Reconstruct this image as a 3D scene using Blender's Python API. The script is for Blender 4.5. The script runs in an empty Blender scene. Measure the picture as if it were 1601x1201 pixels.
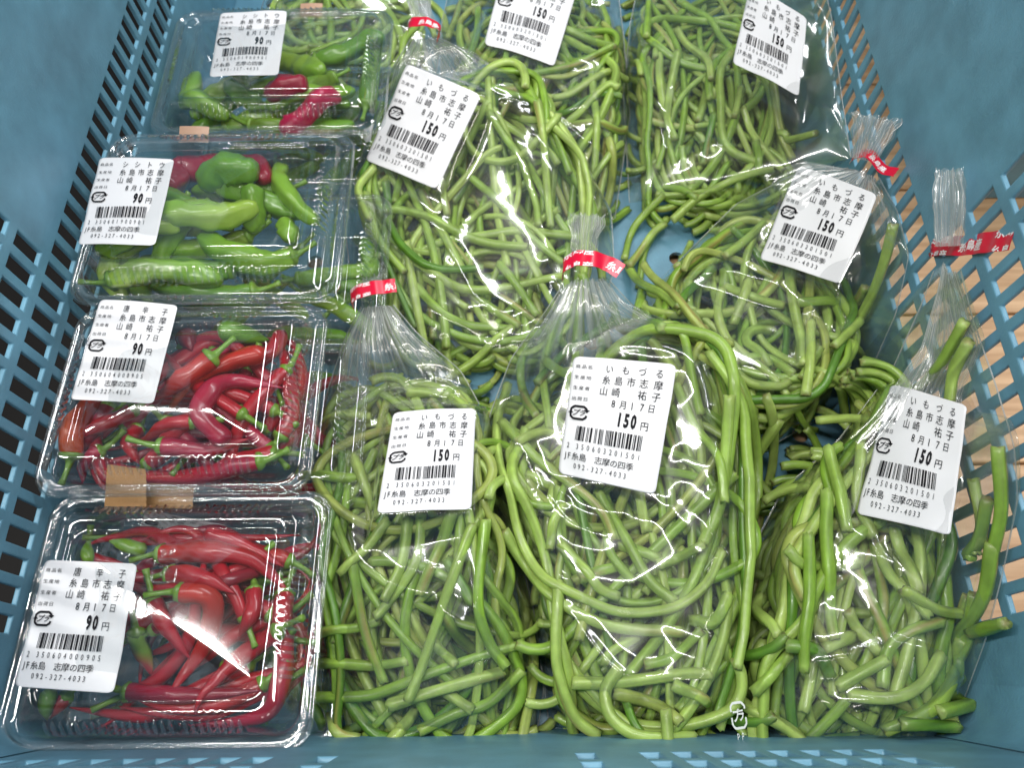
import bpy, bmesh, math, random
import numpy as np
from mathutils import Vector, Matrix
from mathutils.geometry import delaunay_2d_cdt
random.seed(7); rng = np.random.RandomState(7)
SC = bpy.context.scene
COL = SC.collection
MM = 0.001
# ------------------------------------------------------------------ camera
F_PX = 1165.0; TILT = math.radians(25.3); YAW = -0.0117; CAM_H = 400.0
_c, _s = math.cos(YAW), math.sin(YAW)
_R = np.array([[_c, -_s, 0], [_s, _c, 0], [0, 0, 1.0]])
FWD = _R @ np.array([0, math.sin(TILT), -math.cos(TILT)])
UPV = _R @ np.array([0, math.cos(TILT), math.sin(TILT)])
RGT = _R @ np.array([1.0, 0, 0])
CAMP = np.array([0, 0, CAM_H])
def P(px, py, z):
    """point of the place at height z (mm) that stands where the photograph shows pixel px, py"""
    d = RGT*(px-800.5)/F_PX + UPV*(600.5-py)/F_PX + FWD
    return CAMP + d*((z-CAM_H)/d[2])
cam = bpy.data.cameras.new('camera'); cam_o = bpy.data.objects.new('camera', cam); COL.objects.link(cam_o)
cam.sensor_width = 36; cam.lens = 36*F_PX/1601.0; cam.clip_start = 0.01; cam.clip_end = 50
M = Matrix(((RGT[0], UPV[0], -FWD[0]), (RGT[1], UPV[1], -FWD[1]), (RGT[2], UPV[2], -FWD[2]))).to_4x4()
M.translation = Vector(CAMP*MM); cam_o.matrix_world = M
cam.dof.use_dof = True; cam.dof.focus_distance = 0.335; cam.dof.aperture_fstop = 13
SC.camera = cam_o
# ------------------------------------------------------------------ world, lamps, exposure
W = bpy.data.worlds.new('World'); SC.world = W; W.use_nodes = True
bg = W.node_tree.nodes['Background']; bg.inputs[0].default_value = (0.90, 0.95, 1.0, 1); bg.inputs[1].default_value = 0.055
def tube_lamp(name, loc, length, width, power, color, rz=0.0):
    l = bpy.data.lights.new(name, 'AREA'); l.shape = 'RECTANGLE'; l.size = length; l.size_y = width
    l.energy = power; l.color = color
    o = bpy.data.objects.new(name, l); COL.objects.link(o); o.location = loc
    d = Vector((0, 0.12, 0)) - Vector(loc)
    q = d.to_track_quat('-Z', 'Y'); o.rotation_euler = q.to_euler(); o.rotation_euler.rotate_axis('Z', rz)
    return o
tube_lamp('ceiling_tube', (0.50, 0.62, 1.12), 1.20, 0.11, 13.5, (0.96, 0.97, 1.0), 0.2)
tube_lamp('ceiling_tube', (-0.43, 0.16, 1.12), 1.20, 0.028, 14.5, (1.0, 0.99, 0.96), 1.45)
tube_lamp('ceiling_tube', (0.22, -0.55, 1.15), 1.20, 0.09, 6.5, (1.0, 0.95, 0.88), 0.1)
SC.view_settings.view_transform = 'Standard'; SC.view_settings.look = 'None'
SC.view_settings.exposure = -0.12; SC.view_settings.gamma = 1.0
SC.render.engine = 'CYCLES'
SC.cycles.transparent_max_bounces = 40; SC.cycles.max_bounces = 10; SC.cycles.glossy_bounces = 4
SC.cycles.diffuse_bounces = 3; SC.cycles.sample_clamp_indirect = 6; SC.cycles.caustics_reflective = False
SC.cycles.caustics_refractive = False; SC.cycles.use_denoising = True

# ------------------------------------------------------------------ helpers
def obj(name, verts, faces, mat=None, parent=None, smooth=True, cols=None, mm=True):
    me = bpy.data.meshes.new(name)
    v = np.asarray(verts, dtype=float)
    if mm: v = v*MM
    me.from_pydata(v.tolist(), [], [list(map(int, f)) for f in faces] if not isinstance(faces, list) else faces)
    if smooth: me.polygons.foreach_set('use_smooth', [True]*len(me.polygons))
    if cols is not None:
        a = me.color_attributes.new('col', 'FLOAT_COLOR', 'POINT')
        c = np.ones((len(v), 4)); c[:, :3] = cols; a.data.foreach_set('color', c.ravel())
    if mat: me.materials.append(mat)
    o = bpy.data.objects.new(name, me); COL.objects.link(o)
    if parent:
        o.parent = parent; o.matrix_parent_inverse = parent.matrix_world.inverted() if parent.type != 'EMPTY' else Matrix.Translation(-parent.location)
    return o
def empty(name, loc_mm):
    o = bpy.data.objects.new(name, None); COL.objects.link(o); o.location = Vector(loc_mm)*MM; o.empty_display_size = 0.02
    return o
def tag(o, label=None, category=None, group=None, kind=None):
    for k, v in (('label', label), ('category', category), ('group', group), ('kind', kind)):
        if v: o[k] = v
    return o
def grid_faces(n, m, wrap=False, off=0):
    """faces of n rows by m columns"""
    i = np.arange(n-1)[:, None]; j = np.arange(m if wrap else m-1)[None, :]
    j2 = (j+1) % m
    f = np.stack([i*m+j, i*m+j2, (i+1)*m+j2, (i+1)*m+j], -1).reshape(-1, 4)+off
    return f.tolist()
XWALL = (-7-203-1, -7+203+1)
def Pw(px, py, z, m=4.0):
    """like P, raised along the sight line until it clears the crate walls"""
    p = P(px, py, z)
    for _ in range(60):
        if XWALL[0]+m <= p[0] <= XWALL[1]-m+0.02*z: break
        z += 2.0; p = P(px, py, z)
    return p
def resample(pts, n):
    pts = np.asarray(pts, float); d = np.r_[0, np.cumsum(np.linalg.norm(np.diff(pts, axis=0), axis=1))]
    t = np.linspace(0, d[-1], n)
    return np.stack([np.interp(t, d, pts[:, k]) for k in range(pts.shape[1])], 1)
def catmull(pts, step=2.0):
    pts = np.asarray(pts, float)
    if len(pts) > 2:
        p = np.vstack([2*pts[0]-pts[1], pts, 2*pts[-1]-pts[-2]]); out = []
        for i in range(1, len(p)-2):
            t = np.linspace(0, 1, 14, endpoint=False)[:, None]
            out.append(0.5*(2*p[i]+(p[i+1]-p[i-1])*t+(2*p[i-1]-5*p[i]+4*p[i+1]-p[i+2])*t*t+(3*p[i]-p[i-1]-3*p[i+1]+p[i+2])*t**3))
        pts = np.vstack(out+[pts[-1:]])
    L = np.linalg.norm(np.diff(pts, axis=0), axis=1).sum()
    return resample(pts, max(6, int(L/step)))
class Waves:
    """smooth random field of sines, about -1..1"""
    def __init__(s, L, seed, n=7, stretch=(1, 1)):
        r = np.random.RandomState(seed); a = r.uniform(0, 2*np.pi, n); k = 2*np.pi/(L*r.uniform(0.7, 1.5, n))
        s.kx, s.ky, s.ph = k*np.cos(a)/stretch[0], k*np.sin(a)/stretch[1], r.uniform(0, 6.28, n); s.n = n
    def __call__(s, x, y):
        o = 0
        for a, b, c in zip(s.kx, s.ky, s.ph): o = o+np.sin(a*x+b*y+c)
        return o/math.sqrt(s.n/2.0)/1.6

# ------------------------------------------------------------------ materials
def new_mat(name):
    m = bpy.data.materials.new(name); m.use_nodes = True; nt = m.node_tree; nt.nodes.clear()
    return m, nt, nt.nodes.new('ShaderNodeOutputMaterial')
def principled(name, color, rough=0.5, attr=False, noise=None, bump=None, sss=0.0, coat=0.0, spec=0.5):
    m, nt, out = new_mat(name); N = nt.nodes; L = nt.links
    b = N.new('ShaderNodeBsdfPrincipled'); L.new(b.outputs[0], out.inputs[0])
    b.inputs['Base Color'].default_value = (*color, 1); b.inputs['Roughness'].default_value = rough
    b.inputs['Specular IOR Level'].default_value = spec; b.inputs['Coat Weight'].default_value = coat
    b.inputs['Coat Roughness'].default_value = 0.08
    if sss:
        b.inputs['Subsurface Weight'].default_value = sss; b.inputs['Subsurface Radius'].default_value = (0.6, 1.0, 0.25)
        b.inputs['Subsurface Scale'].default_value = 0.003
    src = None
    if attr:
        a = N.new('ShaderNodeVertexColor'); a.layer_name = 'col'; src = a.outputs[0]
    tc = N.new('ShaderNodeTexCoord')
    if noise:
        sc, amt = noise
        n = N.new('ShaderNodeTexNoise'); n.inputs['Scale'].default_value = sc; n.inputs['Detail'].default_value = 6
        L.new(tc.outputs['Object'], n.inputs['Vector'])
        mr = N.new('ShaderNodeMapRange'); mr.inputs[1].default_value = 0.3; mr.inputs[2].default_value = 0.7
        mr.inputs[3].default_value = 1-amt; mr.inputs[4].default_value = 1+amt*0.6; L.new(n.outputs[0], mr.inputs[0])
        mx = N.new('ShaderNodeMix'); mx.data_type = 'RGBA'; mx.blend_type = 'MULTIPLY'; mx.inputs[0].default_value = 1
        if src: L.new(src, mx.inputs[6])
        else: mx.inputs[6].default_value = (*color, 1)
        L.new(mr.outputs[0], mx.inputs[7]); src = mx.outputs[2]
    if src: L.new(src, b.inputs['Base Color'])
    if bump:
        sc, st = bump
        n2 = N.new('ShaderNodeTexNoise'); n2.inputs['Scale'].default_value = sc; n2.inputs['Detail'].default_value = 4
        L.new(tc.outputs['Object'], n2.inputs['Vector'])
        bp = N.new('ShaderNodeBump'); bp.inputs['Strength'].default_value = st; bp.inputs['Distance'].default_value = 0.0006
        L.new(n2.outputs[0], bp.inputs['Height']); L.new(bp.outputs[0], b.inputs['Normal'])
    return m
def clear_film(name, gain=1.7, rough=0.05, haze=0.03, tint=(0.985, 0.99, 0.99), ior=1.45, haze_noise=None, bump=None, attr=False, soft=0.0):
    """thin clear sheet: what it does not mirror or scatter passes straight through"""
    m, nt, out = new_mat(name); N = nt.nodes; L = nt.links
    tr = N.new('ShaderNodeBsdfTransparent'); tr.inputs[0].default_value = (*tint, 1)
    gl = N.new('ShaderNodeBsdfGlossy'); gl.inputs['Roughness'].default_value = rough; gl.inputs[0].default_value = (1, 1, 1, 1)
    gl_out = gl.outputs[0]
    if soft:
        g2 = N.new('ShaderNodeBsdfGlossy'); g2.inputs['Roughness'].default_value = 0.32; gm = N.new('ShaderNodeMixShader'); gm.inputs[0].default_value = soft
        L.new(gl.outputs[0], gm.inputs[1]); L.new(g2.outputs[0], gm.inputs[2]); gl_out = gm.outputs[0]
    df = N.new('ShaderNodeBsdfDiffuse'); df.inputs[0].default_value = (0.85, 0.86, 0.84, 1)
    tl = N.new('ShaderNodeBsdfTranslucent'); tl.inputs[0].default_value = (0.85, 0.86, 0.84, 1)
    hz = N.new('ShaderNodeMixShader'); hz.inputs[0].default_value = 0.5; L.new(df.outputs[0], hz.inputs[1]); L.new(tl.outputs[0], hz.inputs[2])
    m1 = N.new('ShaderNodeMixShader'); L.new(tr.outputs[0], m1.inputs[1]); L.new(hz.outputs[0], m1.inputs[2]); m1.inputs[0].default_value = haze
    tc = N.new('ShaderNodeTexCoord')
    if haze_noise:
        n = N.new('ShaderNodeTexNoise'); n.inputs['Scale'].default_value = haze_noise[0]; n.inputs['Detail'].default_value = 8
        L.new(tc.outputs['Object'], n.inputs['Vector'])
        mr = N.new('ShaderNodeMapRange'); mr.inputs[1].default_value = 0.4; mr.inputs[2].default_value = 0.72
        mr.inputs[3].default_value = haze; mr.inputs[4].default_value = haze_noise[1]; L.new(n.outputs[0], mr.inputs[0]); src = mr.outputs[0]
        if attr:
            va = N.new('ShaderNodeVertexColor'); va.layer_name = 'col'; mm_ = N.new('ShaderNodeMath'); mm_.operation = 'MULTIPLY'; L.new(va.outputs[0], mm_.inputs[0]); L.new(src, mm_.inputs[1]); src = mm_.outputs[0]
        L.new(src, m1.inputs[0])
    fr = N.new('ShaderNodeFresnel'); ge = N.new('ShaderNodeNewGeometry'); im = N.new('ShaderNodeMapRange')
    im.inputs[3].default_value = ior; im.inputs[4].default_value = 1/ior      # a thin sheet mirrors alike from both sides
    L.new(ge.outputs['Backfacing'], im.inputs[0]); L.new(im.outputs[0], fr.inputs[0])
    mu = N.new('ShaderNodeMath'); mu.operation = 'MULTIPLY'; mu.use_clamp = True; mu.inputs[1].default_value = gain; L.new(fr.outputs[0], mu.inputs[0])
    m2 = N.new('ShaderNodeMixShader'); L.new(mu.outputs[0], m2.inputs[0]); L.new(m1.outputs[0], m2.inputs[1]); L.new(gl_out, m2.inputs[2])
    if bump:
        n2 = N.new('ShaderNodeTexNoise'); n2.inputs['Scale'].default_value = bump[0]; n2.inputs['Detail'].default_value = 3
        L.new(tc.outputs['Object'], n2.inputs['Vector'])
        bp = N.new('ShaderNodeBump'); bp.inputs['Strength'].default_value = bump[1]; bp.inputs['Distance'].default_value = 0.0004
        L.new(n2.outputs[0], bp.inputs['Height']); L.new(bp.outputs[0], gl.inputs['Normal']); L.new(bp.outputs[0], fr.inputs['Normal'])
    L.new(m2.outputs[0], out.inputs[0])
    return m
M_CRATE = principled('crate_plastic', (0.135, 0.315, 0.430), 0.42, noise=(45, 0.22), bump=(700, 0.25))
M_STEM = principled('vine_stem_skin', (1, 1, 1), 0.36, attr=True, noise=(130, 0.22), bump=(700, 0.25), sss=0.25, coat=0.1)
M_PEP = principled('pepper_skin', (1, 1, 1), 0.30, attr=True, noise=(90, 0.10), bump=(170, 0.4), coat=0.2)
M_PAPER = principled('label_paper', (0.80, 0.79, 0.80), 0.42, spec=0.4)
M_INK = principled('label_ink', (0.014, 0.013, 0.016), 0.7, spec=0.15)
M_RED = principled('tape_red', (0.62, 0.004, 0.035), 0.28)
M_WHITE = principled('tape_white_print', (0.85, 0.80, 0.80), 0.35)
M_TAN = principled('tan_tape', (0.50, 0.27, 0.11), 0.35, bump=(500, 0.4), noise=(60, 0.1))
M_TAN2 = principled('pink_tan_tape', (0.50, 0.31, 0.21), 0.35, bump=(500, 0.4), noise=(60, 0.1))
M_FILM = clear_film('bag_film', 2.3, 0.09, 0.026, bump=(60, 0.03), soft=0.3)
M_NECK = clear_film('gathered_film', 1.8, 0.16, 0.36, haze_noise=(90, 0.66), bump=(250, 0.4), attr=True)
M_PET = clear_film('pack_plastic', 2.0, 0.065, 0.018, tint=(0.975, 0.985, 0.985), ior=1.52, bump=(40, 0.03))
M_PET2 = clear_film('pack_plastic_knurled', 2.2, 0.10, 0.03, tint=(0.97, 0.98, 0.98), ior=1.52, bump=(900, 0.9))
M_BAGPRINT = principled('bag_print', (0.72, 0.74, 0.70), 0.4)

# ------------------------------------------------------------------ setting: floor, table, crate
def wood_mat():
    m, nt, out = new_mat('table_wood'); N = nt.nodes; L = nt.links
    b = N.new('ShaderNodeBsdfPrincipled'); L.new(b.outputs[0], out.inputs[0]); b.inputs['Roughness'].default_value = 0.45
    tc = N.new('ShaderNodeTexCoord'); mp = N.new('ShaderNodeMapping'); mp.inputs['Scale'].default_value = (6, 90, 6)
    L.new(tc.outputs['Object'], mp.inputs[0]); n = N.new('ShaderNodeTexNoise'); n.inputs['Scale'].default_value = 1.6; n.inputs['Detail'].default_value = 8
    L.new(mp.outputs[0], n.inputs['Vector']); cr = N.new('ShaderNodeValToRGB')
    cr.color_ramp.elements[0].position = 0.3; cr.color_ramp.elements[0].color = (0.40, 0.22, 0.10, 1)
    cr.color_ramp.elements[1].position = 0.65; cr.color_ramp.elements[1].color = (0.68, 0.44, 0.25, 1)
    L.new(n.outputs[0], cr.inputs[0]); L.new(cr.outputs[0], b.inputs[0])
    return m
def box(name, x0, x1, y0, y1, z0, z1, mat, parent=None, bev=0.0):
    v = [(x, y, z) for z in (z0, z1) for y in (y0, y1) for x in (x0, x1)]
    f = [[0, 2, 3, 1], [4, 5, 7, 6], [0, 1, 5, 4], [2, 6, 7, 3], [0, 4, 6, 2], [1, 3, 7, 5]]
    o = obj(name, v, f, mat, parent, smooth=False)
    if bev:
        md = o.modifiers.new('bevel', 'BEVEL'); md.width = bev*MM; md.segments = 2
    return o
M_DARKFLOOR = principled('shop_floor_paint', (0.03, 0.028, 0.027), 0.6, noise=(3, 0.2))
M_SHELF = principled('pale_shelf_edge', (0.20, 0.30, 0.37), 0.4)
M_WOOD = wood_mat()
o = box('floor', -2500, 2500, -2500, 3000, -760, -750, M_DARKFLOOR); tag(o, kind='structure')
tb = empty('display_table', (200, 300, -10))
tag(tb, 'pale wooden table top of planks seen through the slots beside the crate', 'table')
yy = -60
while yy < 900:
    box('plank', -212, 900, yy, yy+98.5, -28, -9, M_WOOD, tb, 1.2); yy += 100
sh = empty('shelf_edge', (0, -50, -20)); tag(sh, 'pale blue shelf edge strip in front of the crate, seen through its front slots', 'shelf edge')
box('strip', -340, 500, -100, -34, -8, 22, M_SHELF, sh, 3)
box('lip', -340, 500, -106, -100.5, -20, 40, M_SHELF, sh, 2)

CX = -7.0; W0 = 203.0; DRAFT = 0.02; CRATE_L = 600.0; TOPZ = 300.0; THK = 2.4
ROWS = [(25+23.3*k, 42+23.3*k) for k in range(2, 11)]
def lattice(name, amax, cell_hole, place, parent):
    """panel of the crate: a = along, z = up; cell_hole(a mid, row) says whether that slot is open"""
    al = [0.0]; k = 0
    edges = []
    a = 8.0
    while a+12 < amax:
        edges.append((a, a+7.0)); a += 11.8
    A = [0.0]+[e for p in edges for e in p]+[amax]
    Z = [0.0]+[e for p in ROWS for e in p if e < TOPZ-6]+[TOPZ]
    nA, nZ = len(A), len(Z); v = []; f = []
    hole = np.zeros((nA-1, nZ-1), bool)
    for i in range(nA-1):
        for j in range(nZ-1):
            if i % 2 == 1 and j % 2 == 1: hole[i, j] = cell_hole((A[i]+A[i+1])/2, j//2)
    hole[:, -1] = False; hole[0] = False; hole[-1] = False
    for s in range(2):
        for j in range(nZ):
            for i in range(nA): v.append(place(A[i], Z[j], THK*s))
    V = lambda i, j, s: s*nA*nZ+j*nA+i
    for i in range(nA-1):
        for j in range(nZ-1):
            if hole[i, j]:
                q = [(i, j), (i+1, j), (i+1, j+1), (i, j+1)]
                for k in range(4):
                    a_, b_ = q[k], q[(k+1) % 4]
                    f.append([V(*a_, 0), V(*b_, 0), V(*b_, 1), V(*a_, 1)])
            else:
                f.append([V(i, j, 0), V(i+1, j, 0), V(i+1, j+1, 0), V(i, j+1, 0)])
                f.append([V(i, j, 1), V(i, j+1, 1), V(i+1, j+1, 1), V(i+1, j, 1)])
    for j in range(nZ-1):
        f.append([V(0, j, 0), V(0, j+1, 0), V(0, j+1, 1), V(0, j, 1)]); f.append([V(nA-1, j, 0), V(nA-1, j, 1), V(nA-1, j+1, 1), V(nA-1, j+1, 0)])
    for i in range(nA-1):
        f.append([V(i, 0, 0), V(i, 0, 1), V(i+1, 0, 1), V(i+1, 0, 0)]); f.append([V(i, nZ-1, 0), V(i+1, nZ-1, 0), V(i+1, nZ-1, 1), V(i, nZ-1, 1)])
    o = obj(name, v, f, M_CRATE, parent, smooth=False)
    bm = bmesh.new(); bm.from_mesh(o.data); bmesh.ops.recalc_face_normals(bm, faces=bm.faces)
    bm.to_mesh(o.data); bm.free()
    md = o.modifiers.new('bevel', 'BEVEL'); md.width = 0.7*MM; md.segments = 2; md.limit_method = 'ANGLE'
    return o
def side_hole(a, row):
    y = a-2
    if y < 44 or y > 555: return False
    if row <= 1: return True
    return y < 200 or y > 402
def end_hole(a, row):
    x = a-209
    return row >= 1 and (x < -88 or 50 < x < 140 or abs(x+66) < 6 or abs(x-28) < 6) and 12 < a
def far_hole(a, row): return 12 < a < 396 and (row <= 2 or abs(a-200) > 90)
def build_crate(name, ox, oy, label):
    c = empty(name, (ox+CX, oy+300, 0)); tag(c, label, 'crate')
    for side in (1, -1):
        lattice('side_wall', CRATE_L+6, side_hole, lambda a, z, t, s=side: (ox+CX+s*(W0+DRAFT*z+t), oy+a-2, z), c)
    lattice('end_wall', 404, end_hole, lambda a, z, t: (ox+CX-202+a, oy+3-0.095*z-t, z), c)
    lattice('end_wall', 404, far_hole, lambda a, z, t: (ox+CX-202+a, oy+CRATE_L+2+0.05*z+t, z), c)
    # base sheet with round drain holes
    v, f = [], []; cs = 61.0
    for i in range(7):
        for j in range(10):
            x0, y0 = ox+CX-204+i*(408/7), oy-2+j*cs; x1, y1 = x0+408/7, y0+cs
            mx, my = x0+0.5*(x1-x0), y0+0.58*cs; b = len(v); n = 24
            for z in (0.0,):
                for k in range(n):
                    a = 2*math.pi*(k+0.5)/n; ca, sa = math.cos(a), math.sin(a)
                    t = min(((x1-mx) if ca > 0 else (x0-mx))/ca, ((y1-my) if sa > 0 else (y0-my))/sa)
                    v.append((mx+ca*t, my+sa*t, z))
                for k in range(n):
                    a = 2*math.pi*(k+0.5)/n; v.append((mx+5*math.cos(a), my+5*math.sin(a), z))
                for k in range(n):
                    a = 2*math.pi*(k+0.5)/n; v.append((mx+5*math.cos(a), my+5*math.sin(a), z-3))
            for k in range(n):
                k2 = (k+1) % n
                f.append([b+k, b+k2, b+n+k2, b+n+k]); f.append([b+n+k, b+n+k2, b+2*n+k2, b+2*n+k])
            # square corners
            for (xx, yy_) in ((x0, y0), (x1, y0), (x1, y1), (x0, y1)):
                best = sorted(range(n), key=lambda k: (v[b+k][0]-xx)**2+(v[b+k][1]-yy_)**2)[:2]
                v.append((xx, yy_, 0)); k1, k2 = sorted(best)
                if (k2-k1) > 2: k1, k2 = k2, k1
                f.append([b+k1, len(v)-1, b+k2])
    o = obj('base_panel', v, f, M_CRATE, c, smooth=False)
    # rounded inside corners (posts) at the two near and two far corners
    for (sx, sy) in ((-1, 0), (1, 0), (-1, 1), (1, 1)):
        pv = []; R = 20; n = 9; zs = (0.3, TOPZ)
        for z in zs:
            ex = W0+DRAFT*z-0.4; ey = (3-0.095*z+0.4) if sy == 0 else (CRATE_L+2+0.05*z-0.4)
            sg = 1 if sy == 0 else -1
            for k in range(n):
                a = math.pi/2*k/(n-1)
                pv.append((ox+CX+sx*(ex-R+R*math.sin(a)), oy+ey+sg*(R-R*math.cos(a)), z))
        obj('corner', pv, grid_faces(2, n), M_CRATE, c)
    return c
build_crate('produce_crate', 0, 0, 'blue slotted plastic crate that holds all the packs and bags')
nb = empty('neighbouring_crate', (470, 300, 0)); tag(nb, 'second blue crate wall glimpsed through the right hand slots', 'crate')
box('side_wall', 285, 289, 330, 820, -8, 120, M_CRATE, nb, 1)
box('end_wall', 289.5, 600, 330, 334, -8, 120, M_CRATE, nb, 1)

# ------------------------------------------------------------------ height field that things are laid on
GX0, GY0, GN, GM = -235, -25, 480, 680
HM = np.zeros((GM, GN)); 
def hs(hm, x, y):
    i = np.clip(np.round(np.asarray(y)-GY0).astype(int), 0, GM-1); j = np.clip(np.round(np.asarray(x)-GX0).astype(int), 0, GN-1)
    return hm[i, j]
def hb(hm, x, y):
    fx = np.clip(np.asarray(x)-GX0, 0, GN-1.001); fy = np.clip(np.asarray(y)-GY0, 0, GM-1.001); j = fx.astype(int); i = fy.astype(int); a = fx-j; b = fy-i
    return (hm[i, j]*(1-a)+hm[i, j+1]*a)*(1-b)+(hm[i+1, j]*(1-a)+hm[i+1, j+1]*a)*b
def smooth1(z, k):
    p = np.pad(z, k, mode='edge'); ker = np.hanning(2*k+3)[1:-1]; ker /= ker.sum()
    return np.convolve(p, ker, 'valid')
def deposit(hm, xy, r, pack=0.8, zmax=None, stiff=9, floor=None):
    """lay a flexible rod on the height field; returns its centre line"""
    n = len(xy); t = np.gradient(xy, axis=0); t /= np.linalg.norm(t, axis=1)[:, None]+1e-9; nn = np.stack([-t[:, 1], t[:, 0]], 1)
    h = np.max([hs(hm, xy[:, 0]+nn[:, 0]*r*k, xy[:, 1]+nn[:, 1]*r*k) for k in (-0.6, 0, 0.6)], 0)
    z = h+r*pack; k = min(stiff, max(1, n//3))
    for _ in range(3): z = np.maximum(z, smooth1(z, k))
    z = smooth1(z, max(1, min(stiff//2, n//4)))
    if zmax is not None: z = np.minimum(z, zmax)
    for i in range(n):
        rr = int(math.ceil(r[i])); cx, cy = xy[i]; j0 = int(round(cx-GX0)); i0 = int(round(cy-GY0))
        if i0-rr < 0 or j0-rr < 0 or i0+rr+1 > GM or j0+rr+1 > GN: continue
        Y, X = np.mgrid[i0-rr:i0+rr+1, j0-rr:j0+rr+1]
        d2 = (X+GX0-cx)**2+(Y+GY0-cy)**2; top = np.where(d2 < r[i]**2, z[i]+np.sqrt(np.maximum(r[i]**2-d2, 0))*pack, -1)
        hm[i0-rr:i0+rr+1, j0-rr:j0+rr+1] = np.maximum(hm[i0-rr:i0+rr+1, j0-rr:j0+rr+1], top)
    return np.column_stack([xy, z])
def tube(path, rad, nseg=10, lobes=None, twist=0.0, cap=True):
    """swept tube; rad (n,), lobes = (count, amount)"""
    n = len(path); T = np.gradient(path, axis=0); T /= np.linalg.norm(T, axis=1)[:, None]+1e-9
    up = np.array([0, 0, 1.0]); S = np.cross(T, up); S /= np.linalg.norm(S, axis=1)[:, None]+1e-9; U = np.cross(S, T)
    a = np.linspace(0, 2*np.pi, nseg, endpoint=False)[None, :]+twist*np.linspace(0, 1, n)[:, None]
    R = rad[:, None]*np.ones((1, nseg))
    if lobes is not None: R = R*(1+lobes[1]*np.cos(lobes[0]*np.linspace(0, 2*np.pi, nseg, endpoint=False))[None, :])
    V = path[:, None, :]+S[:, None, :]*(R*np.cos(a))[..., None]+U[:, None, :]*(R*np.sin(a))[..., None]
    v = V.reshape(-1, 3); f = grid_faces(n, nseg, wrap=True)
    if cap:
        v = np.vstack([v, path[0]-T[0]*rad[0]*0.1, path[-1]+T[-1]*rad[-1]*0.1]); m = len(v)
        f += [[(j+1) % nseg, j, m-2] for j in range(nseg)]+[[(n-1)*nseg+j, (n-1)*nseg+(j+1) % nseg, m-1] for j in range(nseg)]
    return v, f

# ------------------------------------------------------------------ writing
_glyph = {}
def glyph(ch, bold=0.0):
    k = (ch, bold)
    if k not in _glyph:
        c = bpy.data.curves.new('g', 'FONT'); c.body = ch; c.size = 1; c.resolution_u = 2; c.offset = bold
        o = bpy.data.objects.new('g', c); COL.objects.link(o)
        me = bpy.data.meshes.new_from_object(o.evaluated_get(bpy.context.evaluated_depsgraph_get()))
        bm = bmesh.new(); bm.from_mesh(me); bmesh.ops.triangulate(bm, faces=bm.faces)
        v = np.array([x.co[:2] for x in bm.verts]).reshape(-1, 2); f = [[q.index for q in p.verts] for p in bm.faces]; bm.free()
        bpy.data.objects.remove(o); bpy.data.curves.remove(c); bpy.data.meshes.remove(me)
        _glyph[k] = (v, f)
    return _glyph[k]
class Print:
    """flat print in unit coordinates, x right 0..1, y down 0..1"""
    def __init__(s, aspect): s.v = []; s.f = []; s.asp = aspect   # aspect = height / width
    def poly(s, v, f):
        b = len(s.v); s.v += [tuple(p) for p in v]; s.f += [[i+b for i in q] for q in f]
    def char(s, ch, cx, cy, w, h, bold=0.0, slant=0.0, latin=False):
        v, f = glyph(ch, bold)
        if len(v) == 0: return
        if latin:
            lo, hi = v.min(0), v.max(0); x = (v[:, 0]-(lo[0]+hi[0])/2)*w/0.62; y = (v[:, 1]-0.36)*h/0.73
        else: x = (v[:, 0]-0.5)*w; y = (v[:, 1]-0.38)*h
        s.poly(np.column_stack([cx+x+slant*y, cy-y]), f)
    def rect(s, x0, y0, x1, y1): s.poly([(x0, y0), (x1, y0), (x1, y1), (x0, y1)], [[0, 1, 2, 3]])
    def stroke(s, pts, w):
        pts = np.asarray(pts, float); q = pts*[1, s.asp]; t = np.gradient(q, axis=0); t /= np.linalg.norm(t, axis=1)[:, None]+1e-9
        n = np.column_stack([-t[:, 1], t[:, 0]])*w/2; a = (q+n)/[1, s.asp]; b = (q-n)/[1, s.asp]; k = len(pts)
        s.poly(np.vstack([a, b]), [[i, i+1, k+i+1, k+i] for i in range(k-1)])
def ean13(code):
    Lc = '0001101 0011001 0010011 0111101 0100011 0110001 0101111 0111011 0110111 0001011'.split()
    G = [''.join('1' if c == '0' else '0' for c in x)[::-1] for x in Lc]; R = [''.join('1' if c == '0' else '0' for c in x) for x in Lc]
    par = 'LLLLLL LLGLGG LLGGLG LLGGGL LGLLGG LGGLLG LGGGLL LGLGLG LGLGGL LGGLGL'.split()[int(code[0])]
    s = '101'+''.join((Lc if p == 'L' else G)[int(c)] for p, c in zip(par, code[1:7]))+'01010'+''.join(R[int(c)] for c in code[7:])+'101'
    return s
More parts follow.
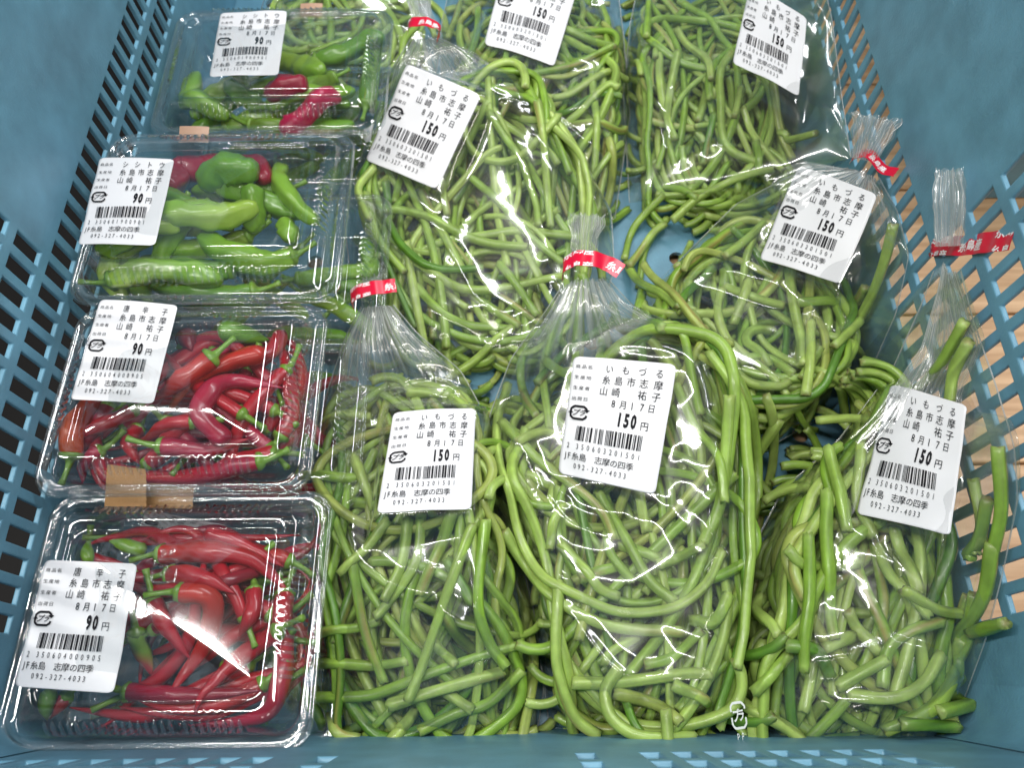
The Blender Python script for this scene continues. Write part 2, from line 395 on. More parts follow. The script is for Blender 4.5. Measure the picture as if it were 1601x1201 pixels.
def label_prints(name4, price, code, asp):
    t = Print(asp); A = asp
    for k, w in enumerate(('商品名', '生産地', '生産者', '出荷日')):
        for i, ch in enumerate(w): t.char(ch, 0.065+0.062*i, 0.085+0.091*k, 0.056, 0.036)
    n = len(name4); xs = {4: (0.385, 0.545, 0.705, 0.865), 3: (0.385, 0.625, 0.865)}[n]
    for ch, x in zip(name4, xs): t.char(ch, x, 0.088, 0.082, 0.078)
    for ch, x in zip('糸島市志摩', (0.37, 0.492, 0.614, 0.736, 0.87)): t.char(ch, x, 0.180, 0.088, 0.080)
    for ch, x in zip('山崎祐子', (0.36, 0.482, 0.736, 0.865)): t.char(ch, x, 0.273, 0.088, 0.080)
    for ch, x in zip('8月17日', (0.475, 0.57, 0.655, 0.75, 0.84)): t.char(ch, x, 0.366, 0.075 if ch in '月日' else 0.05, 0.073 if ch in '月日' else 0.062, latin=ch not in '月日')
    x = 0.74-0.068*len(price)
    for i, ch in enumerate(price): t.char(ch, x+0.068*i+0.02, 0.485, 0.062, 0.108, bold=0.045, latin=True)
    t.char('円', 0.80, 0.510, 0.085, 0.075)
    cs = code; t.char(cs[0], 0.075, 0.752, 0.034, 0.046, latin=True)
    for i, ch in enumerate(cs[1:7]): t.char(ch, 0.175+0.056*i, 0.752, 0.034, 0.046, latin=True)
    for i, ch in enumerate(cs[7:]): t.char(ch, 0.515+0.056*i, 0.752, 0.034, 0.046, latin=True)
    for ch, x in zip('JF糸島志摩の四季', (0.055, 0.10, 0.165, 0.245, 0.405, 0.485, 0.565, 0.645, 0.725)):
        t.char(ch, x, 0.835, 0.045 if ch in 'JF' else 0.083, 0.052 if ch in 'JF' else 0.066, latin=ch in 'JF')
    for i, ch in enumerate('092-327-4033'): t.char(ch, 0.17+0.0475*i, 0.912, 0.036, 0.044, latin=True)
    b = Print(asp); bits = ean13(code); x0, x1 = 0.14, 0.80; u = (x1-x0)/95; i = 0
    while i < 95:
        if bits[i] == '1':
            j = i
            while j < 95 and bits[j] == '1': j += 1
            b.rect(x0+i*u, 0.585, x0+j*u-u*0.12, 0.705); i = j
        else: i += 1
    m = Print(asp); cx, cy, hw, hh = 0.135, 0.475, 0.085, 0.052
    def arc(pts): return resample(np.array(pts), 14)
    m.stroke(arc([(cx-hw, cy-hh*.25), (cx-hw, cy-hh*.6), (cx-hw*.6, cy-hh), (cx+hw*.6, cy-hh), (cx+hw, cy-hh*.6), (cx+hw, cy-hh*.45)]), 0.022)
    m.stroke(arc([(cx+hw, cy+hh*.35), (cx+hw, cy+hh*.6), (cx+hw*.6, cy+hh), (cx-hw*.6, cy+hh), (cx-hw, cy+hh*.6), (cx-hw, cy+hh*.0)]), 0.022)
    m.poly([(cx+hw*.6, cy-hh*.55), (cx+hw*1.35, cy-hh*.55), (cx+hw, cy-hh*.05)], [[0, 1, 2]])
    m.poly([(cx-hw*1.35, cy+hh*.1), (cx-hw*.65, cy+hh*.1), (cx-hw, cy-hh*.35)], [[0, 1, 2]])
    m.char('プ', cx-0.03, cy, 0.072, 0.062, bold=0.02, slant=0.5); m.char('ラ', cx+0.04, cy, 0.066, 0.056, bold=0.02, slant=0.5)
    return t, b, m
class Patch:
    """curved rectangle: four corners (TL, TR, BR, BL) in mm, bulged across and wavy"""
    def __init__(s, q, bulge=1.2, seed=0, wave=0.45):
        s.q = np.asarray(q, float); s.b = bulge; s.w = Waves(26, 100+seed); s.wv = wave
        s.width = np.linalg.norm(s.q[1]-s.q[0]); s.height = np.linalg.norm(s.q[3]-s.q[0]); s.asp = s.height/s.width
        n = np.cross(s.q[1]-s.q[0], s.q[0]-s.q[3]); s.n = n/np.linalg.norm(n)
        if s.n[2] < 0: s.n = -s.n
    def __call__(s, u, v, lift=0.0):
        u = np.asarray(u, float)[..., None]; v = np.asarray(v, float)[..., None]; q = s.q
        p = q[0]*(1-u)*(1-v)+q[1]*u*(1-v)+q[2]*u*v+q[3]*(1-u)*v
        d = s.b*(4*u*(1-u)-0.5)+s.wv*s.w(u*s.width, v*s.height)
        return p+s.n*(d+lift)
    def inv(s, x, y):
        """unit coordinates of plan points (affine fit)"""
        A = np.column_stack([s.q[:, :2], np.ones(4)]); uv = np.array([(0, 0), (1, 0), (1, 1), (0, 1)], float)
        C_, *_ = np.linalg.lstsq(A, uv, rcond=None)
        return x*C_[0, 0]+y*C_[1, 0]+C_[2, 0], x*C_[0, 1]+y*C_[1, 1]+C_[2, 1]
def add_label(parent, patch, name4, price, code, lift=0.5):
    n, m = 33, 41; A = patch.asp; rr = 0.055
    u = np.linspace(0, 1, n); v = np.linspace(0, 1, m); V, U = np.meshgrid(v, u, indexing='ij')
    # round the corners: pull rows in near top and bottom
    def inset(t): d = np.minimum(t, 1-t)*A; return np.where(d < rr, rr-np.sqrt(np.maximum(rr**2-(rr-d)**2, 0)), 0)
    v = np.r_[0, 0.012, 0.03, np.linspace(0.055, 0.945, m-6), 0.97, 0.988, 1]; V, U = np.meshgrid(v, u, indexing='ij')
    U = inset(V)+U*(1-2*inset(V)); T = patch(U, V, lift).reshape(-1, 3); B = patch(U, V, lift-0.15).reshape(-1, 3); k = len(T)
    f = grid_faces(m, n); f = [q[::-1] for q in f]+[[a+k for a in q] for q in f]
    rim = [i for i in range(n)]+[i*n+n-1 for i in range(1, m)]+[(m-1)*n+i for i in range(n-2, -1, -1)]+[i*n for i in range(m-2, 0, -1)]
    f += [[rim[i], rim[(i+1) % len(rim)], rim[(i+1) % len(rim)]+k, rim[i]+k] for i in range(len(rim))]
    lab = obj('price_label', np.vstack([T, B]), f, M_PAPER, parent, smooth=True)
    for nm, pr in zip(('lettering', 'barcode', 'recycling_mark'), label_prints(name4, price, code, A)):
        a = np.array(pr.v); o = obj(nm, patch(a[:, 0], a[:, 1], lift+0.5), pr.f, M_INK, parent, smooth=False)
        o.parent = lab; o.matrix_parent_inverse = Matrix()
    return lab

# ------------------------------------------------------------------ red tape with white print
def add_tape(parent, pts, width, seed=0, phase=0.0):
    """pts: centre line (mm, 3d) of the band; width along `across` per point"""
    pts = np.asarray(pts, float); cl = catmull(pts[:, :3], 1.0); n = len(cl)
    ax = np.array(width[1], float); ax /= np.linalg.norm(ax); w = width[0]
    L = np.r_[0, np.cumsum(np.linalg.norm(np.diff(cl, axis=0), axis=1))]
    T = np.gradient(cl, axis=0); T /= np.linalg.norm(T, axis=1)[:, None]
    def at(s, t, lift=0.0):
        s = np.asarray(s, float); p = np.stack([np.interp(s, L, cl[:, k]) for k in range(3)], -1)
        tt = np.stack([np.interp(s, L, T[:, k]) for k in range(3)], -1)
        a2 = ax[None, :]-tt*(tt@ax)[:, None]*0.9; a2 /= np.linalg.norm(a2, axis=1)[:, None]
        nn = np.cross(tt, a2); nn *= np.sign(nn[:, 2:3]+1e-9)
        return p+a2*np.asarray(t, float)[:, None]+nn*lift+nn*(0.25*np.sin(s*0.7+seed))[:, None]
    ts = np.linspace(-w/2, w/2, 7); ss = np.linspace(0, L[-1], max(20, n)); S, Tt = np.meshgrid(ss, ts, indexing='ij')
    jag = 0.5*np.sin(Tt*4.0+seed)*(S > L[-1]-1e-6); S2 = S-np.abs(jag)
    a = at(S2.ravel(), Tt.ravel(), 0.0); b = at(S2.ravel(), Tt.ravel(), -0.12); k = len(a); f = grid_faces(len(ss), 7)
    band = obj('tape_band', np.vstack([a, b]), f+[[i+k for i in q[::-1]] for q in f], M_RED, parent)
    hgt = w*0.60; pr = Print(1.0); x = 0.0
    if phase:
        q_ = cl-CAMP; d_ = q_@FWD; sx = 800.5+F_PX*(q_@RGT)/d_; x = L[int(np.argmin(np.abs(sx-phase)))]-4.3*hgt
        while x > 3.2*hgt: x -= 8.6*hgt
    while x < L[-1]:
        for i, ch in enumerate('糸島産'):
            pr.char(ch, x+hgt*1.0*(i+.5), -w*0.5+(0 if seed % 2 == 0 else .8), hgt, hgt, bold=0.02)
            pr.char(ch, x+hgt*4.3+hgt*1.0*(i+.5), 0.4, hgt, hgt, bold=0.02)
            pr.char(ch, x+hgt*1.0*(i+.5), w*0.5, hgt, hgt, bold=0.02)
        x += hgt*8.6
    bm = bmesh.new(); vs = [bm.verts.new((p[0], p[1], 0)) for p in pr.v]
    for q in pr.f:
        try: bm.faces.new([vs[i] for i in q])
        except ValueError: pass
    for co, no in (((0, w/2-.1, 0), (0, 1, 0)), ((0, -w/2+.1, 0), (0, -1, 0)), ((L[-1]-.6, 0, 0), (1, 0, 0)), ((0.1, 0, 0), (-1, 0, 0))):
        bmesh.ops.bisect_plane(bm, geom=bm.verts[:]+bm.edges[:]+bm.faces[:], plane_co=co, plane_no=no, clear_outer=True)
    bm.verts.index_update(); v = np.array([x.co[:2] for x in bm.verts]).reshape(-1, 2); ff = [[q.index for q in p.verts] for p in bm.faces]; bm.free()
    if len(v):
        o = obj('lettering', at(v[:, 0], -v[:, 1], 0.12), ff, M_WHITE, parent, smooth=False); o.parent = band; o.matrix_parent_inverse = Matrix()
    return band

# ------------------------------------------------------------------ vine stems
STEMS = []; FILL_V = []; FILL_F = []; FILL_C = []; NF = [0]
def stem_mesh(path, r, seed):
    rs = np.random.RandomState(seed); n = len(path); t = np.linspace(0, 1, n)
    rad = r*(1.04-0.1*t)*(1+0.03*np.sin(t*9+seed)); nseg = 14
    v, f = tube(path, rad, nseg, lobes=(4, 0.07), twist=rs.uniform(-2, 2))
    tg0 = (path[1]-path[0])/np.linalg.norm(path[1]-path[0]); tg1 = (path[-1]-path[-2])/np.linalg.norm(path[-1]-path[-2])
    v[:nseg] += tg0*rs.uniform(-0.9, 0.9, nseg)[:, None]; v[(n-1)*nseg:n*nseg] += tg1*rs.uniform(-0.9, 0.9, nseg)[:, None]
    g = rs.uniform(0, 1); base = np.array([0.205, 0.360, 0.036])*(1-g)+np.array([0.385, 0.505, 0.125])*g
    if rs.rand() < 0.08: base = np.array([0.10, 0.23, 0.022])
    if rs.rand() < 0.05: base = np.array([0.33, 0.40, 0.09])
    q = np.tile(base, (len(v), 1)); a = np.tile(np.arange(nseg), n)/nseg*6.283; tt = np.repeat(t, nseg)
    st = 1+0.13*np.sin(a*4+seed)+0.08*np.sin(a*7+tt*5+seed)+0.06*np.sin(tt*n*0.35+seed*0.7)
    q[:n*nseg] *= st[:, None]
    if rs.rand() < 0.5:                                   # tan scar along one side
        c0 = rs.uniform(0, 6.28); m = np.exp(-((np.angle(np.exp(1j*(a-c0))))/0.5)**2)*np.clip(np.sin(tt*4+rs.rand()*6), 0, 1)*0.7
        q[:n*nseg] = q[:n*nseg]*(1-m[:, None])+np.array([0.34, 0.20, 0.07])*m[:, None]
    e = np.exp(-np.minimum(tt, 1-tt)*n*2.0/3.0)
    q[:n*nseg] = q[:n*nseg]*(1-0.45*e[:, None])+np.array([0.40, 0.48, 0.17])*0.45*e[:, None]
    q[n*nseg:] = (0.42, 0.50, 0.19)
    if rs.rand() < 0.5: q[n*nseg:] = (0.33, 0.30, 0.12); q[:nseg] *= 0.75; q[(n-1)*nseg:n*nseg] *= 0.75
    return v, f, q
def wall_z(px, py):
    z = 20.0
    if P(px, py, 40)[0] < XWALL[1]-4: return 0.0
    while P(px, py, z)[0] > XWALL[1]-5 and z < 150: z += 2
    return z
def add_stem(hm, pts_px=None, xy=None, r=3.5, bag=None, zguess=45, individual=True, zmax=None):
    r = r*rng.uniform(0.92, 1.1)
    if pts_px is not None:
        z = np.full(len(pts_px), float(zguess))
        tmp = None
        for it in range(3):
            w = np.array([P(a, b, zz)[:2] for (a, b), zz in zip(pts_px, z)])
            z = np.minimum(hs(hm, w[:, 0], w[:, 1])+r, 105)
            z = z*0.5+z.mean()*0.5
        w[:, 0] = np.clip(w[:, 0], XWALL[0]+r+1, XWALL[1]-r-1)
        xy = catmull(w, 2.0)
    path = deposit(hm, xy, np.full(len(xy), r), 0.74, zmax, stiff=14)
    if pts_px is not None:      # leaning up the crate wall
        zl = np.array([zz_ for zz_ in (wall_z(a, b) for a, b in pts_px)])
        if zl.max() > 0:
            w3_ = np.array([P(a, b, max(zz_, z_))[:3] for (a, b), zz_, z_ in zip(pts_px, zl, z)]); c3 = catmull(w3_, 2.0); g = resample(path, len(c3))
            path = np.column_stack([np.minimum(c3[:, 0], XWALL[1]-r-1), c3[:, 1], np.maximum(g[:, 2], c3[:, 2])])
    v, f, q = stem_mesh(path, r, rng.randint(1 << 20))
    if individual:
        o = obj('vine_stem', v, f, M_STEM, cols=q); tag(o, bag[0], 'vine stem', bag[1]); STEMS.append((o, path, q, bag))
    else:
        FILL_V.append(v); FILL_F.extend([[i+NF[0] for i in g] for g in f]); FILL_C.append(q); NF[0] += len(v)
    return path
def in_poly(poly, x, y):
    c = False; n = len(poly); j = n-1
    for i in range(n):
        xi, yi = poly[i][:2]; xj, yj = poly[j][:2]
        if (yi > y) != (yj > y) and x < (xj-xi)*(y-yi)/(yj-yi+1e-12)+xi: c = not c
        j = i
    return c
def random_stem_xy(poly, rs, L, th0=math.pi/2, spread=0.65):
    best = None
    for _ in range(7):
        c = random_stem_try(poly, rs, L, th0, spread)
        if best is None or len(c) > len(best): best = c
        if len(c) >= L/2*0.95: break
    return best
def random_stem_try(poly, rs, L, th0, spread):
    P_ = np.array(poly)[:, :2]; lo, hi = P_.min(0), P_.max(0); cen = P_.mean(0)
    for _ in range(60):
        p = np.array([rs.uniform(lo[0], hi[0]), rs.uniform(lo[1], hi[1])])
        if in_poly(poly, *p): break
    ax = hi-lo; th = th0+rs.normal(0, spread)+math.pi*rs.randint(2); kap = rs.choice([-1, 1])*abs(rs.normal(0.003, 0.010)); out = [p]
    outside = 0
    for _ in range(int(L/3)):
        q = out[-1]+3*np.array([math.cos(th), math.sin(th)])
        if not in_poly(poly, *q):
            d = cen-out[-1]; w = math.atan2(d[1], d[0]); dd = (w-th+math.pi) % (2*math.pi)-math.pi; th += np.sign(dd)*0.17
            q = out[-1]+3*np.array([math.cos(th), math.sin(th)]); outside += 1
            if outside > 7 and len(out) > 8: break
        else: outside = 0
        th += kap*3+rs.normal(0, 0.006); out.append(q)
    return resample(np.array(out), max(6, int(len(out)*1.5)))

# ------------------------------------------------------------------ bags
def dilate(a, k):
    b = a.copy()
    for _ in range(k):
        c = b.copy(); c[1:] = np.maximum(c[1:], b[:-1]); c[:-1] = np.maximum(c[:-1], b[1:])
        c[:, 1:] = np.maximum(c[:, 1:], b[:, :-1]); c[:, :-1] = np.maximum(c[:, :-1], b[:, 1:]); b = c
    return b
def blur(a, k, it=2):
    for _ in range(it):
        c = np.cumsum(np.pad(a, ((k+1, k), (0, 0)), mode='edge'), 0); a = (c[2*k+1:]-c[:-2*k-1])/(2*k+1)
        c = np.cumsum(np.pad(a, ((0, 0), (k+1, k)), mode='edge'), 1); a = (c[:, 2*k+1:]-c[:, :-2*k-1])/(2*k+1)
    return a
def make_bag(name, label, left, right, traced, nfill, nind, lab=None, tape=None, tail=None, creases=(), gather=0.23, stem_label=None, seed=1, z0=None, crease=1.0, bulge=1.0):
    """left/right: outline (px, py, z) from the neck down to the bottom"""
    global HM
    Lw = np.array([Pw(*p) for p in left]); Rw = np.array([Pw(*p) for p in right])
    Lr, Rr = resample(Lw, 60), resample(Rw, 60)
    k0 = int(60*0.22)
    inner = [tuple(Lr[i]*0.90+Rr[i]*0.10) for i in range(k0, 60, 3)]+[tuple(Lr[i]*0.10+Rr[i]*0.90) for i in range(58, k0-1, -3)]
    for q_ in (0, -1): pass
    rs = np.random.RandomState(seed*31+5); old = HM.copy()
    bagtag = (stem_label, 'vine stems in the '+name)
    for i in range(nfill):
        add_stem(HM, xy=random_stem_xy(inner, rs, rs.uniform(90, 210)), r=rs.uniform(1.9, 2.6), bag=bagtag, individual=False)
    for i in range(nind):
        add_stem(HM, xy=random_stem_xy(inner, rs, rs.uniform(120, 260)), r=rs.uniform(1.95, 2.7), bag=bagtag)
    for s in traced:
        r = 2.5
        if isinstance(s[0], (int, float)): r = s[0]; s = s[1:]
        add_stem(HM, pts_px=list(s), r=r, bag=bagtag)
    base = (Lw[-1]+Rw[-1])/2; e = empty('vegetable_bag', ((Lw[:, 0].mean()+Rw[:, 0].mean())/2, (Lw[:, 1].mean()+Rw[:, 1].mean())/2, 0))
    tag(e, label, 'bag', 'clear bags of vine stems')
    bpy.context.view_layer.update()
    # film
    env = blur(dilate(HM, 20), 16, 2)
    oldb = blur(old, 6, 1)
    nu, nv = 120, 210
    Lf, Rf = resample(Lw, nv), resample(Rw, nv)
    # smooth outlines and keep them slightly uneven
    for A in (Lf, Rf):
        for k in range(3): A[:, k] = smooth1(A[:, k], 5)
    u = (1-np.cos(np.linspace(0, np.pi, nu)))/2; v = np.linspace(0, 1, nv); V, U = np.meshgrid(v, u, indexing='ij')
    base_xyz = Lf[:, None, :]*(1-U[..., None])+Rf[:, None, :]*U[..., None]
    X, Y, ZE = base_xyz[..., 0].copy(), base_xyz[..., 1].copy(), base_xyz[..., 2]
    # closed round bottom edge
    prof = (1-np.abs(2*U-1)**3.2)**0.6; pv = np.clip((1-V)/0.10, 0, 1)**0.5; pv = np.where(V > 0.9, np.sqrt(np.clip(1-(1-(1-V)/0.10)**2, 0, 1)), 1)
    prof = prof*pv
    wdt = np.linalg.norm(Rf-Lf, axis=1)[:, None]
    target = np.maximum(hb(env, X, Y)+0.6, ZE+np.minimum(wdt*0.16, 9)*bulge)
    # folds
    w1, w2, w3, w4 = Waves(62, seed*7+1, stretch=(1, 1.5)), Waves(34, seed*7+2), Waves(17, seed*7+3), Waves(90, seed*7+4)
    dx, dy = 5*w4(X, Y), 5*w4(Y+40, X)
    fr0 = np.random.RandomState(seed*3+1); pts2 = []
    for gx in np.arange(-1, nu//16+2):
        for gy in np.arange(-1, nv//26+2): pts2.append(((gx+fr0.uniform(0, 1))*16, (gy+fr0.uniform(0, 1))*26))
    hv = fr0.uniform(-1, 1, len(pts2))*3.6; _r = delaunay_2d_cdt([Vector(p_) for p_ in pts2], [], [], 0, 0.001); tv_ = np.array([tuple(p_) for p_ in _r[0]]); orig = [o_[0] for o_ in _r[3]]
    II, JJ = np.meshgrid(np.arange(nv), np.arange(nu), indexing='ij'); fold = np.zeros(X.shape)
    for t_ in _r[2]:
        a_, b_, c_ = tv_[t_[0]], tv_[t_[1]], tv_[t_[2]]; dt = (b_[0]-a_[0])*(c_[1]-a_[1])-(c_[0]-a_[0])*(b_[1]-a_[1])
        i0, i1 = int(max(0, min(a_[1], b_[1], c_[1]))), int(min(nv, max(a_[1], b_[1], c_[1])+1)); j0, j1 = int(max(0, min(a_[0], b_[0], c_[0]))), int(min(nu, max(a_[0], b_[0], c_[0])+1))
        if i1 <= i0 or j1 <= j0 or abs(dt) < 1e-6: continue
        PX, PY = JJ[i0:i1, j0:j1]-a_[0], II[i0:i1, j0:j1]-a_[1]
        wb = (PX*(c_[1]-a_[1])-(c_[0]-a_[0])*PY)/dt; wc = ((b_[0]-a_[0])*PY-PX*(b_[1]-a_[1]))/dt; ok = (wb >= -1e-6) & (wc >= -1e-6) & (wb+wc <= 1+1e-6)
        f_ = hv[orig[t_[0]]]*(1-wb-wc)+hv[orig[t_[1]]]*wb+hv[orig[t_[2]]]*wc; fold[i0:i1, j0:j1][ok] = f_[ok]
    fold = blur(fold, 1, 1)
    fan = np.zeros_like(X)
    fr_ = np.random.RandomState(seed)
    for k in range(9):
        kk = fr_.uniform(5, 34); fan += np.abs(np.sin(U*kk+fr_.uniform(0, 6)+0.3*np.sin(V*9+k)))*fr_.uniform(0.3, 1)/kk*16
    fan = (fan-fan.mean())*np.exp(-V*5.5)*0.75
    Z = ZE+(target-ZE)*prof+(fold*crease+fan)*prof**0.8
    for cr in creases:
        c = catmull([Pw(a, b, 62) for a, b in cr], 1.5); dm = np.full(X.shape, 1e9); tt = np.linspace(0, 1, len(c)); am = np.zeros(X.shape)
        for q_, t_ in zip(c, tt):
            d = (X-q_[0])**2+(Y-q_[1])**2; am = np.where(d < dm, 0.45+0.55*math.sin(math.pi*min(max(t_, .06), .94)), am); dm = np.minimum(dm, d)
        d = np.sqrt(dm); Z += prof**0.5*am*(2.6*np.maximum(0, 1-d/8.0)+0.5*np.exp(-(d/0.9)**1.6))
    need = hb(blur(dilate(HM, 3), 1, 1), X, Y)+0.4
    Z = np.maximum(Z, np.where(prof > 0.45, np.minimum(need, Z+0.6), Z))
    patch = None
    if lab:
        q = []
        for (a, b) in lab['q']:
            z = lab.get('z', 60)
            for _ in range(12):
                p = Pw(a, b, z); d2 = (X-p[0])**2+(Y-p[1])**2; z = 0.5*z+0.5*(np.mean(Z.ravel()[np.argsort(d2.ravel())[:60]])+1.0)
            q.append([a, b, z])
        zs = np.array([x[2] for x in q]); A_ = np.array([[1, 0, 0], [1, 1, 0], [1, 1, 1], [1, 0, 1]]); c_, *_ = np.linalg.lstsq(A_, zs, rcond=None); zs = A_@c_
        if 'tilt' in lab: zs = zs.mean()+np.array(lab['tilt'])
        pts = [Pw(a, b, z+1.5) for (a, b, _), z in zip(q, zs)]
        patch = Patch(pts, lab.get('bulge', 1.8), seed)
        for _ in range(4):      # the label lies on top of what is below it
            gu, gv = np.meshgrid(np.linspace(0.03, .97, 9), np.linspace(0.03, .97, 11)); pp = patch(gu.ravel(), gv.ravel()); lack = (hb(HM, pp[:, 0], pp[:, 1])+1.0-pp[:, 2]).max()
            if lack <= 0: break
            zs = zs+lack+0.5; pts = [Pw(a, b, z+1.5) for (a, b, _), z in zip(q, zs)]; patch = Patch(pts, lab.get('bulge', 1.8), seed)
        uu, vv = patch.inv(X, Y); dd = np.maximum(np.maximum(-uu, uu-1), np.maximum(-vv, vv-1))
        wgt = np.clip(1-dd/0.22, 0, 1); wgt = wgt*wgt*(3-2*wgt)
        pz = patch(np.clip(uu, 0, 1).ravel(), np.clip(vv, 0, 1).ravel()).reshape(*X.shape, 3)[..., 2]
        Z = Z*(1-wgt)+(pz-0.25)*wgt
    Zb = ZE+(np.minimum(hb(oldb, X, Y)+0.3, ZE)-ZE)*prof
    top = np.stack([X, Y, Z], -1).reshape(-1, 3)
    s_ = slice(None, None, 3)
    iu = np.r_[np.arange(0, nu-1, 7), nu-1]; iv = np.r_[np.arange(0, nv-1, 7), nv-1]
    bot = np.stack([X, Y, Zb-0.2], -1)[np.ix_(iv, iu)].reshape(-1, 3)
    f = grid_faces(nv, nu)+[[i+len(top) for i in q] for q in grid_faces(len(iv), len(iu))]
    obj('film', np.vstack([top, bot]), f, M_FILM, e)
    # bead of doubled film along the two side seams
    for A, sg in ((Lf, -1), (Rf, 1)):
        pth = A[::2].copy(); pth[:, 0] += sg*0.3
        tv, tf = tube(pth, np.full(len(pth), 0.35), 6, cap=False); obj('side_seam', tv, tf, M_NECK, e, cols=np.full((len(tv), 3), 0.8))
    # gathered layers just below the tie
    nl = 2
    for l in range(nl):
        m, k = 30, 110; vv = np.linspace(0, 1, m); uu = np.linspace(0.04, 0.96, k); dep = gather+0.06*l
        G = np.zeros((m, k, 3)); rr = np.random.RandomState(seed*9+l)
        ks = rr.uniform(14, 90, 8); ph = rr.uniform(0, 6, 8); am = rr.uniform(0.4, 1, 8)
        for i, t_ in enumerate(vv):
            j = t_*dep*(nv-1); a = int(j); Lq, Rq = Lf[a], Rf[a]
            zt = np.interp(uu, u, Z[a]); fl = sum(am[x]*np.abs(np.sin(ks[x]*uu*(1+0.03*t_)+ph[x]))/ks[x]*26 for x in range(8))
            G[i] = Lq*(1-uu[:, None])+Rq*uu[:, None]; G[i, :, 2] = np.maximum(ZE[a].mean(), zt-1.5-2.2*l)+(fl-fl.mean())*(1-0.7*t_)*0.8
            G[i, :, 2] -= 2*abs(2*uu-1)**4
        # ragged lower end
        cut = np.full(k, 1.0)
        for i in range(m):
            tt_ = vv[i]*cut*(m-1); a = np.floor(tt_).astype(int); b = np.minimum(a+1, m-1); fr = (tt_-a)[:, None]
            if i == 0: G0 = G.copy()
            G[i] = G0[a, np.arange(k)]*(1-fr)+G0[b, np.arange(k)]*fr
        obj('gathered_film', G.reshape(-1, 3), grid_faces(m, k), M_NECK, e, cols=(np.outer((1-vv)**1.2, 0.25+1.9*np.abs(np.sin(uu*ks[0]*1.6+ph[0])*np.sin(uu*ks[1]*1.1+ph[1]))**1.4).ravel()*1.25)[:, None]*np.ones((1, 3)))
    if tape:
        cl = [Pw(*p, m=1.0) for p in tape['pts']]; ax = P(*tape['ax'][1])-P(*tape['ax'][0]); add_tape(e, cl, (tape.get('w', 10.0), ax), seed, tape.get('phase', 0))
    if tail:
        pl = [Pw(*p[:3], m=7) for p in tail]; wd = np.array([p[3] for p in tail], float); n = 40; c = catmull(np.array(pl), 1.0); c = resample(c, n)
        w = np.interp(np.linspace(0, 1, n), np.linspace(0, 1, len(wd)), wd)
        T = np.gradient(c, axis=0); T /= np.linalg.norm(T, axis=1)[:, None]; S = np.cross(T, [0, 0, 1]); S /= np.linalg.norm(S, axis=1)[:, None]; Nn = np.cross(S, T)
        for l in range(2):
            k = 90; uu = np.linspace(-1, 1, k); rr = np.random.RandomState(seed*13+l); G = np.zeros((n, k, 3))
            ks = rr.uniform(6, 44, 7); ph = rr.uniform(0, 6, 7)
            for i in range(n):
                fl = sum(np.sin(ks[x]*uu+ph[x]+0.5*math.sin(i*0.09+x))/ks[x]*9 for x in range(7))*(0.6+0.4*i/n)
                wl = w[i]/2*(1+0.12*math.sin(i*0.35+l*2+seed)*(i/n))*(1-0.12*l)
                end = (0.9*np.abs(np.sin(uu*5+seed+l))*2.5 if i > n-6 else 0)*(i-n+6)/6.0 if i > n-6 else np.zeros(k)
                G[i] = c[i]+S[i]*(uu*wl)[:, None]+Nn[i]*(fl+(1.2-2.4*l)*(1-uu**2))[:, None]-T[i]*(np.asarray(end)[:, None] if np.ndim(end) else 0)
            obj('film_tail', G.reshape(-1, 3), grid_faces(n, k), M_NECK, e, cols=0.65*np.tile(0.5+1.0*np.abs(np.sin(uu*17+l)*np.sin(uu*29+2)), n)[:, None]*np.ones((1, 3)))
    if lab: add_label(e, patch, 'いもづる', '150', '2350603201501')
    return e

